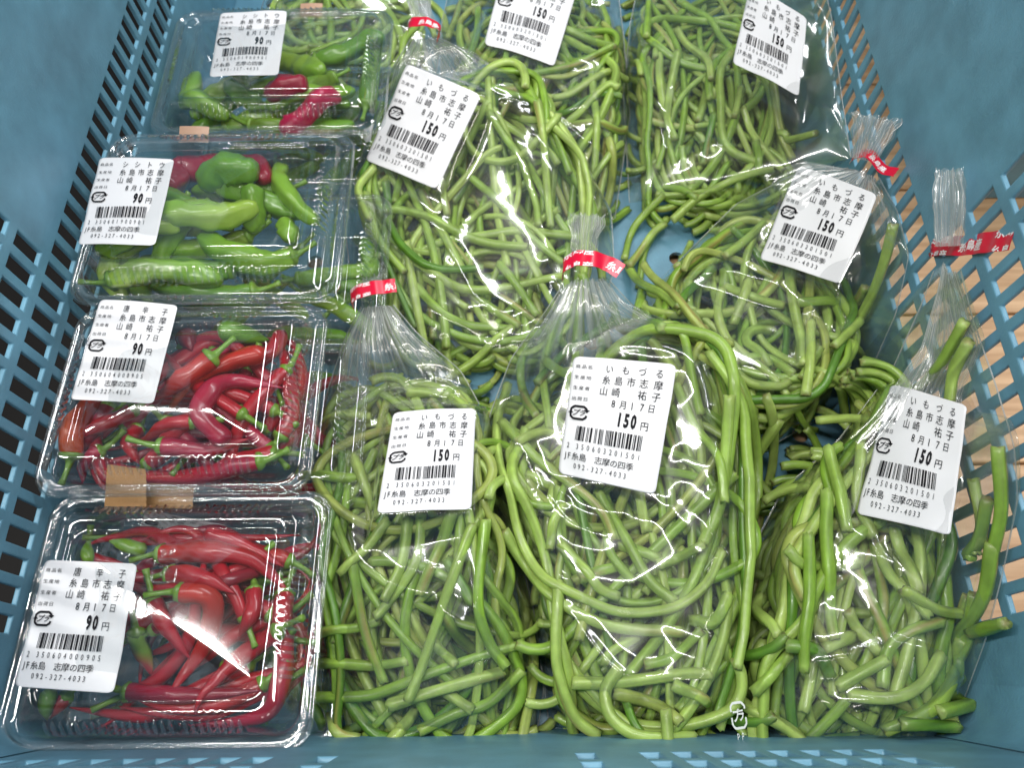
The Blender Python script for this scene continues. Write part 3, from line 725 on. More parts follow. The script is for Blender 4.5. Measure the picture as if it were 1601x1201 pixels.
# ------------------------------------------------------------------ peppers
PEPS = []; PB = None
def pepper(hm, pts_px=None, xy=None, r=4.5, c0=(0.5, 0.01, 0.01), c1=None, kind='chili', label='', group=None, zfloor=0, ztop=200, individual=True, calyx=True, zg=60):
    if pts_px is not None:
        z = np.full(len(pts_px), float(zg))
        for it in range(3):
            w = np.array([P(a, b, zz)[:2] for (a, b), zz in zip(pts_px, z)]); z = np.minimum(hs(hm, w[:, 0], w[:, 1])+r, ztop); w[:, 0] = np.maximum(w[:, 0], XWALL[0]+r+3)
            z = z*0.4+z.mean()*0.6
        xy = catmull(w, 1.6)
    if PB: xy = np.column_stack([np.clip(xy[:, 0], PB[0]-3, PB[1]+3), np.clip(xy[:, 1], PB[2]-3, PB[3]+3)])
    if kind == 'chili': r = r*0.86
    n = len(xy); t = np.linspace(0, 1, n); c1 = c1 if c1 is not None else c0
    if kind == 'chili': rad = r*(np.clip(t/0.06, 0, 1)**0.5*0.35+0.65)*np.where(t < 0.35, 1, 1-((t-0.35)/0.65)**1.7*0.93)*(1+0.05*np.sin(t*13+rng.rand()*6))
    else: rad = r*(np.clip(t/0.14, 0, 1)**0.7*0.45+0.55)*np.where(t < 0.75, 1, np.sqrt(np.clip(1-((t-0.75)/0.26)**2, 0.02, 1)))*(1+0.09*np.sin(t*11+rng.rand()*6)+0.04*np.sin(t*27))
    path = deposit(hm, xy, rad, 0.72, ztop-rad*0.8, stiff=10)
    nseg = 18
    v, f = tube(path, rad, nseg, lobes=((3, 0.03) if kind == 'chili' else (4, 0.10)), twist=0.8)
    sd = rng.rand()*9; a = np.tile(np.arange(nseg), n)/nseg*6.283; tt = np.repeat(t, nseg)
    # dimples and wrinkles
    if True:
        dv = (0.06 if kind == 'chili' else 0.055)*np.sin(a*2+tt*9+sd)*np.sin(tt*23+sd)+(0.035 if kind == 'chili' else 0.035)*np.sin(a*5+sd)*np.sin(tt*37+sd*2)
        cen = np.repeat(path, nseg, 0); v[:n*nseg] = cen+(v[:n*nseg]-cen)*(1+dv)[:, None]
    m = np.clip((tt-0.25+0.25*np.sin(a+sd))/0.5, 0, 1)[:, None]; col = np.zeros((len(v), 3)); col[:n*nseg] = np.array(c1)*(1-m)+np.array(c0)*m
    col[:n*nseg] *= (1+0.12*np.sin(a*3+tt*6+sd))[:, None]; col[n*nseg:] = c0; col[-2] = c1
    nm = 'chili_pepper' if kind == 'chili' else 'shishito_pepper'
    if n < 4: return
    o = obj(nm, v, f, M_PEP, cols=col); tag(o, label, 'pepper', group)
    if group: PEPS.append((o, path, np.array(col[:n*nseg]).mean(0), group, kind))
    if calyx:
        d = path[0]-path[min(3, n-1)]; d /= np.linalg.norm(d)+1e-9; sr = rad[2]
        k = 9; cp = np.array([path[0]-d*2.2+d*x for x in (0, 1.6, 2.6, 3.4, 5, 8, 12, 15)]); cp[:, 2] += np.array([0, 0, 0, 0, .2, .6, 1.4, 2.4]); bend = np.cross(d, [0, 0, 1])*rng.uniform(-1, 1)
        cp += bend*np.array([0, 0, 0, 0, .2, 1, 2.4, 3.6])[:, None]
        cr = np.array([sr*1.06, sr*1.03, sr*0.8, sr*0.42, 1.5, 1.2, 1.25, 1.6])*1.0; cp[:, 2] = np.minimum(cp[:, 2], ztop-1.5)
        cv, cf = tube(cp, cr, 12, lobes=(5, 0.10)); cc = np.tile([0.16, 0.30, 0.03], (len(cv), 1))*rng.uniform(0.8, 1.15)
        ob = obj('calyx', cv, cf, M_PEP, cols=cc); ob.parent = o
    return o

# ------------------------------------------------------------------ clear hinged packs
def rr_ring(hx, hy, rc, n):
    """n points round a rounded rectangle, with arc length fraction"""
    rc = max(rc, 0.5); seg = [('l', (hx, -(hy-rc)), (hx, hy-rc)), ('a', (hx-rc, hy-rc), 0), ('l', (hx-rc, hy), (-(hx-rc), hy)), ('a', (-(hx-rc), hy-rc), 90),
           ('l', (-hx, hy-rc), (-hx, -(hy-rc))), ('a', (-(hx-rc), -(hy-rc)), 180), ('l', (-(hx-rc), -hy), (hx-rc, -hy)), ('a', (hx-rc, -(hy-rc)), 270)]
    cnt = [int(n*.17), int(n*.06), int(n*.21), int(n*.06), int(n*.17), int(n*.06), int(n*.21)]; cnt.append(n-sum(cnt)); out = []
    for (k, a, b), c in zip(seg, cnt):
        for i in range(c):
            t = i/c
            if k == 'l': out.append((a[0]*(1-t)+b[0]*t, a[1]*(1-t)+b[1]*t))
            else:
                g = math.radians(b+90*t); out.append((a[0]+rc*math.cos(g), a[1]+rc*math.sin(g)))
    return np.array(out)
def make_pack(name, label, cx, cy, zr, hx, hy, rot=0.0, tilt=0.0, seed=1, lab=None, tapes=(), detail=True, group=None, mark=None):
    e = empty(name, (cx, cy, zr-24)); tag(e, label, 'food pack', group)
    N = 640 if detail else 300
    ca, sa = math.cos(rot), math.sin(rot)
    def xf(p):
        p = np.asarray(p, float).reshape(-1, 3).copy(); p[:, 2] += p[:, 1]*tilt
        return np.column_stack([cx+p[:, 0]*ca-p[:, 1]*sa, cy+p[:, 0]*sa+p[:, 1]*ca, zr+p[:, 2]])
    def loft(rings, centre_z=None, wob=0.0):
        R = []; rg = np.random.RandomState(seed)
        for (ins, z, rib, rc) in rings:
            r = rr_ring(hx-ins, hy-ins, rc, N); zz = np.full(N, float(z)); i = np.arange(N)/N
            if rib:
                # groups of short ribs along the straight sides
                d = np.cumsum(np.r_[0, np.linalg.norm(np.diff(r, axis=0), axis=1)]); per = 3.7
                wv = np.clip(np.sin(2*np.pi*d/per)*1.6, -1, 1)
                gate = np.ones(N)
                for (x, y), kx in zip(r, range(N)):
                    on = (abs(y) > hy-ins-1.5 and (abs(((x/hx*1.5) % 1.0)-0.5) < 0.30) and abs(x) < hx-ins-rc-1) or (abs(x) > hx-ins-1.5 and abs(y) < hy-ins-rc-2 and (abs(((y/hy*1.0+.5) % 1.0)-0.5) < 0.34))
                    gate[kx] = 1.0 if on else 0.0
                nrm = r/np.linalg.norm(r, axis=1)[:, None]; q = np.where(np.abs(r[:, 0:1])/hx > np.abs(r[:, 1:2])/hy, np.sign(r[:, 0:1])*np.array([[1, 0]]), np.sign(r[:, 1:2])*np.array([[0, 1]]))
                r = r+q*(wv*gate*rib*1.5)[:, None]; zz = zz+wv*gate*rib*0.6
            R.append(np.column_stack([r, zz]))
        if centre_z is not None:
            last = R[-1]; K = 44; wz = Waves(75, seed*5+2)
            for k in range(1, K+1):
                s = 1-k/K; p = last.copy(); p[:, :2] *= max(s, 0.002); w = k/K; w = w*(2-w)
                p[:, 2] = last[:, 2]*(1-w)+centre_z*w+wob*w*wz(p[:, 0], p[:, 1]); R.append(p)
        V = np.vstack(R); return xf(V), grid_faces(len(R), N, wrap=True)
    rc = 12
    lid = [(0.2, -2.2, 0, rc), (0, -0.6, 0, rc), (0.3, 0.7, 0, rc), (1.1, 1.3, 0, rc), (2.0, 0.9, 0, rc-1), (2.6, 0.1, 0, rc-1.5), (4.2, 0, 0, rc-2), (5.6, 0.2, 0, rc-3), (6.4, 1.2, 0, rc-3),
           (7.4, 4.2, 0, rc-4), (8.0, 5.6, 0.15, rc-4.2), (8.8, 6.6, 0.75, rc-4.5), (10.0, 8.4, 0.75, rc-5), (11.6, 10.2, 0.7, rc-5.5), (12.4, 10.9, 0.15, rc-6), (13.2, 11.2, 0, rc-6), (17.0, 11.3, 0, rc-6.2), (17.8, 10.9, 0, rc-6.4), (18.3, 9.9, 0, rc-6.5),
           (19.2, 9.4, 0, rc-6.5), (20.4, 9.5, 0, rc-6.6), (21.2, 10.3, 0, rc-6.8), (21.9, 11.4, 0, rc-7), (22.9, 12.2, 0, rc-7), (24.0, 12.5, 0, rc-7)]
    v, f = loft(lid, 16.2, 0.25); lo = obj('lid', v, f, M_PET, e)
    if detail:
        # knurled grip band round the flange
        kn = [(2.3, 0.55, 0, rc-1.2), (3.3, 0.6, 0, rc-1.6), (4.3, 0.45, 0, rc-2)]; v, f = loft(kn); obj('flange_band', v, f, M_PET2, e)
        bead = loft([(0.4+0.9*math.cos(a), -1.2+0.9*math.sin(a), 0, rc) for a in np.linspace(0, 2*math.pi, 9)]); obj('rim_bead', bead[0], bead[1], M_PET, e)
    if detail:      # short ribs pressed across the shoulder of the lid, in groups
        RV, RF, nb_ = [], [], 0
        for side in range(4):
            hl = (hx if side % 2 == 0 else hy)-20; groups = (-0.62, 0, 0.62) if side % 2 == 0 else (-0.45, 0.45)
            for g_ in groups:
                for k_ in range(8):
                    a_ = g_*hl+(k_-3.5)*3.1; prof_ = [(7.6, 5.2), (8.3, 6.9), (9.8, 9.0), (11.4, 10.9), (12.6, 11.6)]
                    c_ = [[(a_, -(hy-q0), q1), (hx-q0, a_, q1), (a_, hy-q0, q1), (-(hx-q0), a_, q1)][side] for q0, q1 in prof_]
                    tv, tf = tube(np.array(c_, float), np.array([0.25, 0.65, 0.75, 0.65, 0.25]), 8); RV.append(xf(tv)); RF += [[i_+nb_ for i_ in q_] for q_ in tf]; nb_ += len(tv)
        obj('lid_ribs', np.vstack(RV), RF, M_PET, e)
    tray = [(0.8, -2.6, 0, rc), (5.6, -2.6, 0, rc-3), (6.6, -3.6, 0, rc-3), (8.0, -9, 0, rc-4), (8.8, -10.5, 0.7, rc-4), (11.0, -20, 0.7, rc-5), (12.4, -22.4, 0, rc-5), (14.5, -23.4, 0, rc-6), (17, -23.6, 0, rc-6), (18, -22.6, 0, rc-6), (22, -22.6, 0, rc-7)]
    v, f = loft(tray, -22.6, 0.0); obj('tray', v, f, M_PET, e)
    if mark and detail:      # moulded recycling mark standing in the lid
        k = []; mx, my = mark
        for pl in ([(-9, 4), (-9, 7), (-6, 9), (6, 9), (9, 6.5)], [(9, 2), (9, -6), (6, -8.5), (-6, -8.5), (-9, -6), (-9, 0)], [(-4, 3), (1, 4), (0, -3), (-3, -2), (-1, 0.5), (3, 2)],
                   [(-5, 12), (-2, 12.4), (-2, 14), (-5, 14.4), (-5, 16), (-2, 16.4)], [(2, 12), (2, 16.4), (5, 16.2), (5, 14), (2, 13.8)]):
            c = catmull([(x*0.55+mx, y*0.55+my, 13.3) for x, y in pl], 0.6); tv, tf = tube(c, np.full(len(c), 0.55), 8); k.append((xf(tv), tf))
        V = []; Fq = []; b = 0
        for tv, tf in k: V.append(tv); Fq += [[i+b for i in q] for q in tf]; b += len(tv)
        obj('moulded_mark', np.vstack(V), Fq, M_PET, e)
    for (q, z, mt) in tapes:
        pts = [P(a, b, z+dz) for (a, b, dz) in q]; pt = Patch(pts, 0.5, seed, 0.25); n = 12
        U, V = np.meshgrid(np.linspace(0, 1, n), np.linspace(0, 1, n), indexing='xy'); jag = 0.02*np.sin(V*40)
        a = pt(np.clip(U+jag*(U > .95), 0, 1.02), V, 0.2).reshape(-1, 3); b = pt(U, V, 0.0).reshape(-1, 3); gf = grid_faces(n, n)
        obj('sealing_tape', np.vstack([a, b]), gf+[[i+len(a) for i in q2[::-1]] for q2 in gf], mt, e)
    if lab:
        pts = [P(a, b, zr+lab['dz'][i]) for i, (a, b) in enumerate(lab['q'])]; add_label(e, Patch(pts, lab.get('bulge', 0.7), seed, 0.3), lab['name'], lab['price'], lab['code'], lift=lab.get('lift', 0.4))
    return e
exec_packs = None
# ---- pack positions (flange rectangle from its picture corners at flange height)
def pack_rect(z, far_y, near_y, lx, rx, row):
    yf, yn = P(800, far_y, z)[1], P(800, near_y, z)[1]; xl, xr = P(lx, row, z)[0], P(rx, row, z)[0]
    return (xl+xr)/2, (yf+yn)/2, (xr-xl)/2, (yf-yn)/2
CR = (0.37, 0.008, 0.018); CR2 = (0.33, 0.007, 0.035); CRO = (0.42, 0.020, 0.012); CRD = (0.22, 0.008, 0.02); ORG = (0.50, 0.16, 0.02)
GR = (0.20, 0.38, 0.03); GR2 = (0.13, 0.29, 0.025); GRL = (0.30, 0.46, 0.05); MAR = (0.30, 0.006, 0.03)

def fill_pack(rect, zf, ztop, seed, items, kind, cols, n, r, lab, grp):
    hm = np.full((GM, GN), float(zf)); cx, cy, hx, hy = rect; rs = np.random.RandomState(seed)
    poly = [(cx-hx+15, cy-hy+15), (cx+hx-15, cy-hy+15), (cx+hx-15, cy+hy-15), (cx-hx+15, cy+hy-15)]
    global PB
    PB = (cx-hx+13, cx+hx-13, cy-hy+13, cy+hy-13)
    for i in range(n):
        c = cols[rs.randint(len(cols))]; L = rs.uniform(55, 100) if kind == 'chili' else rs.uniform(40, 65)
        pepper(hm, xy=random_stem_xy(poly, rs, L, 0.25, 0.6), r=r*rs.uniform(.85, 1.1), c0=c, c1=c if rs.rand() < .7 else tuple(np.array(c)*0.8+np.array(ORG)*0.08), kind=kind, label=lab, group=grp, ztop=ztop)
    for it in items:
        pts, rr_, c0, c1, kd, lb, cal = it
        pepper(hm, pts_px=pts, r=rr_, c0=c0, c1=c1, kind=kd, label=lb or lab, group=None if lb else grp, ztop=ztop, zg=ztop-8, calyx=cal)
    return hm

Z4, Z3, Z2, Z1 = 66, 84, 96, 72
R4 = pack_rect(Z4, 765, 1174, 40, 521, 775); R3 = pack_rect(Z3, 474, 768, 18, 498, 620); R2 = pack_rect(Z2, 205, 468, 82, 541, 350); R1 = pack_rect(Z1, 14, 206, 256, 608, 110)
xw = CX-W0-2
def clampx(R):
    cx, cy, hx, hy = R; l = max(cx-hx, xw+1.5); r = cx+hx; return ((l+r)/2, cy, (r-l)/2, hy)
R4, R3, R2 = clampx(R4), clampx(R3), clampx(R2)
REDLAB = {'name': '唐辛子', 'price': '90', 'code': '2350604000905'}; GRNLAB = {'name': 'シシトウ', 'price': '90', 'code': '2350601900901'}
TOPZL = [13.4]*4
# front pack
make_pack('chili_pack', 'front clear pack of red chilies at the bottom left, tan tape on its back rim', *R4[:2], Z4, *R4[2:], seed=4,
          lab=dict(REDLAB, q=[(72, 876), (215, 882), (178, 1085), (22, 1074)], dz=[13.6, 14.2, 13.8, 12.8]), mark=(-1, 16),
          tapes=[([(226, 752, 2), (303, 756, 2), (300, 796, -1), (222, 794, -1)], Z4, M_TAN), ([(168, 726, 10), (227, 734, 9), (229, 792, 3), (163, 792, 3)], Z4+3, M_TAN)], group='clear packs of peppers')
ch = 'chili'; sh_ = 'shishito'
fill_pack(R4, Z4-22, Z4+10, 41, [
    ([(88, 864), (140, 873), (190, 880)], 3.4, CR, CR, ch, None, True), ([(225, 862), (168, 844)], 4, GR, GR, ch, 'small green pepper under the top edge of the front pack', False),
    ([(140, 880), (133, 842)], 3.2, GR, GR, ch, None, False),
    ([(240, 935), (262, 985), (290, 1030)], 4.2, CR, CR, ch, None, True), ([(214, 985), (220, 1010), (225, 1055)], 4.4, CR, GR, ch, None, True),
    ([(105, 1086), (70, 1125)], 3.8, CRO, CR, ch, None, True), ([(60, 1080), (0, 1128)], 4.2, GR2, GR, ch, 'dark green chili lying in the front pack, in its near left corner', False),
    ([(190, 1080), (290, 1088), (405, 1080)], 4.2, CRD, CR2, ch, None, True),
    ([(452, 930), (447, 1040), (425, 1108), (370, 1128), (292, 1135)], 5.0, CR2, CR, ch, 'long crimson chili bent round the near right corner of the front pack', True),
    ([(438, 985), (370, 1030), (318, 1080), (300, 1115)], 4.6, CR, CR, ch, None, True),
    ([(330, 838), (385, 856), (440, 884)], 4.6, CR, CR, ch, None, False),
    ([(250, 868), (330, 866), (400, 880), (450, 925)], 5.6, CR, CRO, ch, 'thick red chili along the far side of the front pack', True),
    ([(268, 900), (320, 905), (370, 930)], 4.6, CR, CRO, ch, None, True),
    ([(405, 925), (400, 960), (375, 1000)], 4.4, CR, CR, ch, None, True),
    ([(285, 930), (333, 938), (325, 1000), (288, 1050), (255, 1095)], 5.2, CR, CRO, ch, 'orange red chili curving down the middle of the front pack', True),
    ], ch, [CR, CR2, CR, CR, CRD], 26, 3.9, 'red chili among the others in the front pack', 'red chilies in the front pack')
# second pack
make_pack('chili_pack', 'second clear pack from the front, red chilies with one large upright chili at its left', *R3[:2], Z3, *R3[2:], tilt=0.0, seed=3,
          lab=dict(REDLAB, q=[(157, 468), (278, 477), (240, 632), (110, 625)], dz=[13.8, 14.2, 13.8, 13.4]), group='clear packs of peppers')
fill_pack(R3, Z3-22, Z3+10, 31, [
    ([(284, 510), (300, 548)], 6, CRD, MAR, ch, None, False), ([(130, 566), (160, 590)], 4.5, CRD, CRD, ch, None, True),
    ([(345, 520), (415, 522)], 6, GR2, GR2, ch, 'dark green pepper at the far side of the second pack', False),
    ([(176, 632), (150, 670), (112, 720)], 4.4, CRD, CR2, ch, None, True), ([(215, 640), (160, 668), (116, 698)], 4.2, CR, CR, ch, None, True),
    ([(200, 655), (198, 690), (210, 720)], 4.6, CR, CR, ch, None, True), ([(310, 664), (250, 676), (195, 690)], 3.8, CRO, CR, ch, None, True),
    ([(250, 700), (310, 702), (385, 682)], 4.6, CR, CR2, ch, None, True), ([(172, 712), (130, 735), (90, 754)], 3.8, CR2, CR2, ch, None, True),
    ([(425, 700), (370, 706), (310, 716)], 4.2, CR, CR, ch, None, True), ([(410, 720), (330, 738), (240, 742), (150, 728)], 5.0, CR, CR2, ch, 'long red chili along the near side of the second pack', True),
    ([(445, 510), (425, 560), (350, 590), (290, 628)], 4.4, (0.40, 0.08, 0.015), CR, ch, None, False), ([(420, 560), (350, 594), (290, 630), (250, 652)], 5.2, (0.36, 0.09, 0.015), CRO, ch, None, False),
    ([(338, 562), (285, 598), (236, 628)], 5.4, CR, CRO, ch, None, True), ([(144, 632), (105, 640), (72, 655)], 3.4, CR2, CR2, ch, None, False),
    ([(352, 690), (320, 656), (328, 616), (365, 596), (438, 600)], 5.6, CR2, CR2, ch, 'crimson chili bent like a hook in the second pack', False),
    ([(74, 728), (60, 660), (78, 596), (108, 530)], 6.0, CR, (0.42, 0.06, 0.01), ch, 'large upright red chili at the left end of the second pack', True),
    ], ch, [CR, CR2, CR, CR, CRD], 26, 4.0, 'red chili among the others in the second pack', 'red chilies in the second pack')
# third pack
make_pack('shishito_pack', 'clear pack of green shishito peppers with one dark red one at the back', *R2[:2], Z2, *R2[2:], seed=2,
          lab=dict(GRNLAB, q=[(156, 247), (273, 249), (242, 384), (122, 383)], dz=[13.8, 14, 13.8, 13.4]), tapes=[([(281, 197, 2), (327, 198, 2), (325, 222, -1), (279, 222, -1)], Z2, M_TAN2)], group='clear packs of peppers')
fill_pack(R2, Z2-22, Z2+10, 21, [
    ([(100, 345), (132, 358), (170, 362)], 4, GRL, GR, sh_, None, False), ([(170, 440), (250, 425), (345, 432)], 6.2, GR, GRL, sh_, 'broad green shishito along the near side of the middle green pack', True),
    ([(288, 366), (224, 388), (160, 402), (94, 398)], 4.2, GR, GRL, sh_, None, False),
    ([(456, 388), (410, 404), (350, 394), (306, 352)], 6.4, GR2, GR, sh_, None, True),
    ([(436, 330), (455, 370)], 5.0, GR, GR, sh_, None, False),
    ([(496, 345), (464, 322), (436, 280), (444, 232)], 4.6, GR, GR, sh_, 'slim green shishito standing along the right side of the middle green pack', False),
    ([(262, 292), (284, 252), (340, 238), (392, 248), (418, 285)], 7.4, MAR, MAR, sh_, 'dark red shishito arched at the back of the middle green pack', False),
    ([(400, 300), (398, 335), (394, 362)], 5.8, GR, GR2, sh_, None, False),
    ([(396, 308), (320, 328), (240, 334)], 6.2, GR, GRL, sh_, 'pale green shishito lying across the centre of the middle green pack', False),
    ([(405, 275), (350, 268), (312, 288)], 7.6, GR2, GR2, sh_, 'short round dark green shishito below the dark red one', False),
    ], sh_, [GR, GR2, GR, GRL], 11, 5.4, 'green shishito among the others in the middle green pack', 'green shishitos in the middle pack')
# back pack
make_pack('shishito_pack', 'furthest clear pack of green shishito peppers, at the top left of the crate', *R1[:2], Z1, *R1[2:], seed=1,
          lab=dict(GRNLAB, q=[(345, 20), (449, 17), (435, 117), (327, 120)], dz=[13.8, 14, 13.8, 13.4]), tapes=[([(470, 5, 2), (504, 4, 2), (503, 26, -1), (469, 26, -1)], Z1, M_TAN2)], group='clear packs of peppers')
fill_pack(R1, Z1-22, Z1+10, 11, [
    ([(360, 186), (304, 172), (292, 144), (304, 106)], 5.6, GR, GR, sh_, None, False), ([(400, 148), (352, 142)], 6, GR2, GR, sh_, None, True),
    ([(420, 166), (490, 148), (552, 132)], 5, GR, GR, sh_, None, True), ([(480, 130), (412, 142)], 6, MAR, MAR, sh_, 'small dark red shishito in the furthest pack', False),
    ([(532, 162), (480, 190), (435, 212)], 6, (0.42, 0.008, 0.06), (0.42, 0.008, 0.06), sh_, 'pinkish red shishito at the near right of the furthest pack', False),
    ([(430, 84), (468, 98), (508, 120)], 7, GR, GRL, sh_, 'broad green shishito pointing right in the furthest pack', False),
    ], sh_, [GR, GR2, GR2], 10, 5.4, 'green shishito among the others in the furthest pack', 'green shishitos in the furthest pack')
# packs lying underneath
for k, (R, z, dx, dy, lb, kd, cc, sd, gl) in enumerate([
        (R3, Z3-42, 14, 4, 'clear pack underneath the second pack from the front', ch, [CR, GR2, CR2], 61, 'lower second pack'),
        (R2, Z2-48, 13, -2, 'clear pack underneath the middle green pack', sh_, [GR, GR2], 62, 'lower middle pack'),
        (R4, Z4-42, 6, 6, 'clear pack underneath the front chili pack, its label showing under the tape', ch, [CR, CR2, GR2], 63, 'lower front pack'),
        (R1, Z1-42, 10, -3, 'clear pack underneath the furthest green pack', sh_, [GR, GR2], 64, 'lower furthest pack')]):
    r_ = (R[0]+dx, R[1]+dy, R[2], R[3]) if k != 2 else (R[0]+3, R[1], R[2], R[3])
    lab = None
    e = make_pack('chili_pack' if kd == ch else 'shishito_pack', lb, r_[0], r_[1], z, r_[2], r_[3], seed=sd, lab=lab, detail=(k < 3), group='clear packs of peppers')
    if k == 2:
        pts = [P(228, 797, Z4-20), P(356, 822, Z4-20), P(330, 852, Z4-22), P(216, 836, Z4-22)]
        pa = Patch([pts[0], pts[1], pts[1]+(pts[2]-pts[1])*1.0, pts[3]], 1.0, 9, 0.8); add_label(e, pa, '唐辛子', '90', '2350604000905')
    fill_pack(r_, z-22, z+9, sd, [], kd, cc, 9, 4.8, 'pepper in '+gl, 'peppers in '+gl)
for R, zt in ((R4, Z4+6), (R3, Z3+6), (R2, Z2+6), (R1, Z1+6)):
    cx, cy, hx, hy = R; i0, i1 = int(cy-hy-GY0), int(cy+hy-GY0); j0, j1 = max(0, int(cx-hx-GX0)), int(cx+hx-GX0)+0
    HM[max(i0, 0):i1, j0:j1] = np.maximum(HM[max(i0, 0):i1, j0:j1], zt*0.0)

# ------------------------------------------------------------------ the bags, back to front
make_bag('bag at the far left', 'clear bag of vine stems behind the furthest green pack', [(470, -60, 50), (420, -20, 30), (400, 40, 15), (420, 110, 10)], [(600, -60, 50), (660, -20, 30), (690, 60, 15), (680, 120, 10)],
         [[(640, -20), (690, 20), (700, 70)], [(560, -30), (640, 0), (680, -30)], [(560, 10), (600, -10), (640, 20)]], 34, 8, seed=17, stem_label='bag behind packs')
make_bag('far middle bag', 'clear bag of vine stems at the top centre, its label cut by the picture edge', [(760, -150, 70), (715, -70, 40), (690, 40, 18), (690, 150, 12), (720, 300, 10)],
         [(900, -150, 70), (960, -60, 40), (975, 60, 18), (985, 180, 12), (960, 345, 10)],
         [[(780, 72), (756, 112), (750, 150)], [(884, 40), (924, 60), (960, 78)], [(876, 56), (920, 92)], [(700, 60), (720, 10), (740, -30)], [(728, 120), (745, 60), (748, 10)],
          [(924, 108), (932, 200), (928, 280), (916, 320)], [(972, 224), (924, 280), (905, 310)], [(852, 186), (910, 176), (968, 168)], [(840, 160), (900, 148), (976, 148)], [(860, 212), (940, 162), (965, 150)],
          [(828, 124), (892, 106), (956, 80)], [(950, 230), (955, 290), (945, 330)], [(890, 322), (940, 342), (985, 318)], [(700, 170), (770, 165), (840, 200)], [(720, 230), (800, 230), (880, 260)]], 84, 18,
         lab={'q': [(790, -62), (905, -25), (866, 103), (757, 68)]}, creases=[[(830, 135), (960, 132)], [(895, 190), (890, 270)], [(720, 150), (760, 240)]], seed=15, stem_label='top centre bag')
make_bag('far right bag', 'clear bag of vine stems at the top right, against the crate wall', [(1060, -190, 70), (1010, -80, 40), (985, 40, 18), (975, 150, 12), (985, 320, 10)],
         [(1190, -190, 70), (1275, -80, 45), (1300, 30, 25), (1315, 150, 18), (1330, 250, 12)],
         [[(968, 32), (984, 84), (1000, 130)], [(1010, 60), (1015, 0)], [(1050, 120), (1040, 190), (1046, 255)], [(1064, 236), (1080, 290)], [(1040, 284), (1088, 316)], [(1148, 240), (1112, 290)],
          [(1112, 192), (1096, 264)], [(1160, 136), (1148, 182)], [(1204, 140), (1216, 200), (1236, 256)], [(1210, 225), (1276, 208)], [(1160, 172), (1188, 224), (1226, 262)], [(1140, 92), (1120, 132), (1124, 172), (1136, 224), (1190, 250)],
          [(1060, 40), (1100, 90), (1110, 130)], [(1144, 270), (1158, 294)], [(1180, 226), (1182, 280)], [(1240, 150), (1262, 200), (1270, 250)]], 84, 18,
         lab={'q': [(1172, -25), (1262, 28), (1248, 149), (1145, 98)]}, creases=[[(1070, 135), (1090, 180), (1120, 195)], [(1122, 150), (1123, 195), (1160, 215)], [(1060, 205), (1120, 200)]], seed=19, stem_label='top right bag')
make_bag('left bag of the middle row', 'clear bag of vine stems in the middle row beside the packs, label on its shoulder', [(644, 58, 78), (612, 110, 60), (585, 190, 35), (560, 260, 20), (536, 320, 12), (545, 400, 10), (560, 500, 10), (600, 570, 10)],
         [(684, 58, 78), (740, 85, 62), (850, 160, 40), (905, 240, 25), (955, 330, 15), (960, 420, 12), (930, 520, 12), (870, 575, 10)],
         [[(880, 450), (905, 530), (900, 600)], [(930, 440), (950, 520), (955, 590)], [(850, 520), (900, 560), (960, 570)], [(556, 372), (576, 400), (600, 428)], [(652, 452), (688, 488), (728, 512), (800, 516)], [(736, 456), (812, 508)], [(800, 530), (752, 568), (700, 600)], [(640, 400), (648, 460), (660, 520), (668, 556)],
          [(764, 192), (804, 248), (835, 320), (842, 356)], [(840, 176), (852, 256), (862, 340)], [(656, 292), (680, 344), (724, 420)], [(572, 304), (592, 372), (632, 424)], [(652, 416), (708, 448), (796, 457), (880, 440)],
          [(608, 352), (632, 392), (680, 424), (756, 438)], [(596, 336), (620, 328), (668, 340), (708, 362), (756, 377), (824, 386)], [(716, 262), (772, 306), (820, 360), (880, 424)], [(584, 262), (562, 292), (566, 320), (578, 345)],
          [(652, 44), (634, 80), (624, 132)], [(690, 290), (700, 340)], [(600, 270), (604, 330)], [(780, 440), (840, 500)]], 96, 20,
         lab={'q': [(636, 99), (752, 148), (682, 296), (571, 250)]}, creases=[[(630, 290), (700, 360), (740, 420), (790, 450), (800, 480)], [(700, 360), (720, 310)], [(770, 190), (810, 240), (860, 350)], [(820, 440), (860, 415), (865, 380)], [(650, 440), (730, 470), (800, 516), (680, 490), (650, 440)], [(660, 130), (740, 160), (850, 170)]], seed=14, stem_label='left middle bag',
         tape={'pts': [(638, 48, 80), (640, 36, 86), (664, 33, 90), (684, 42, 88), (684, 66, 84)], 'ax': [(664, 60, 84), (664, 20, 84)], 'w': 7.5, 'phase': 654}, tail=[(660, 30, 84, 12), (655, 0, 88, 16), (650, -40, 92, 22)])
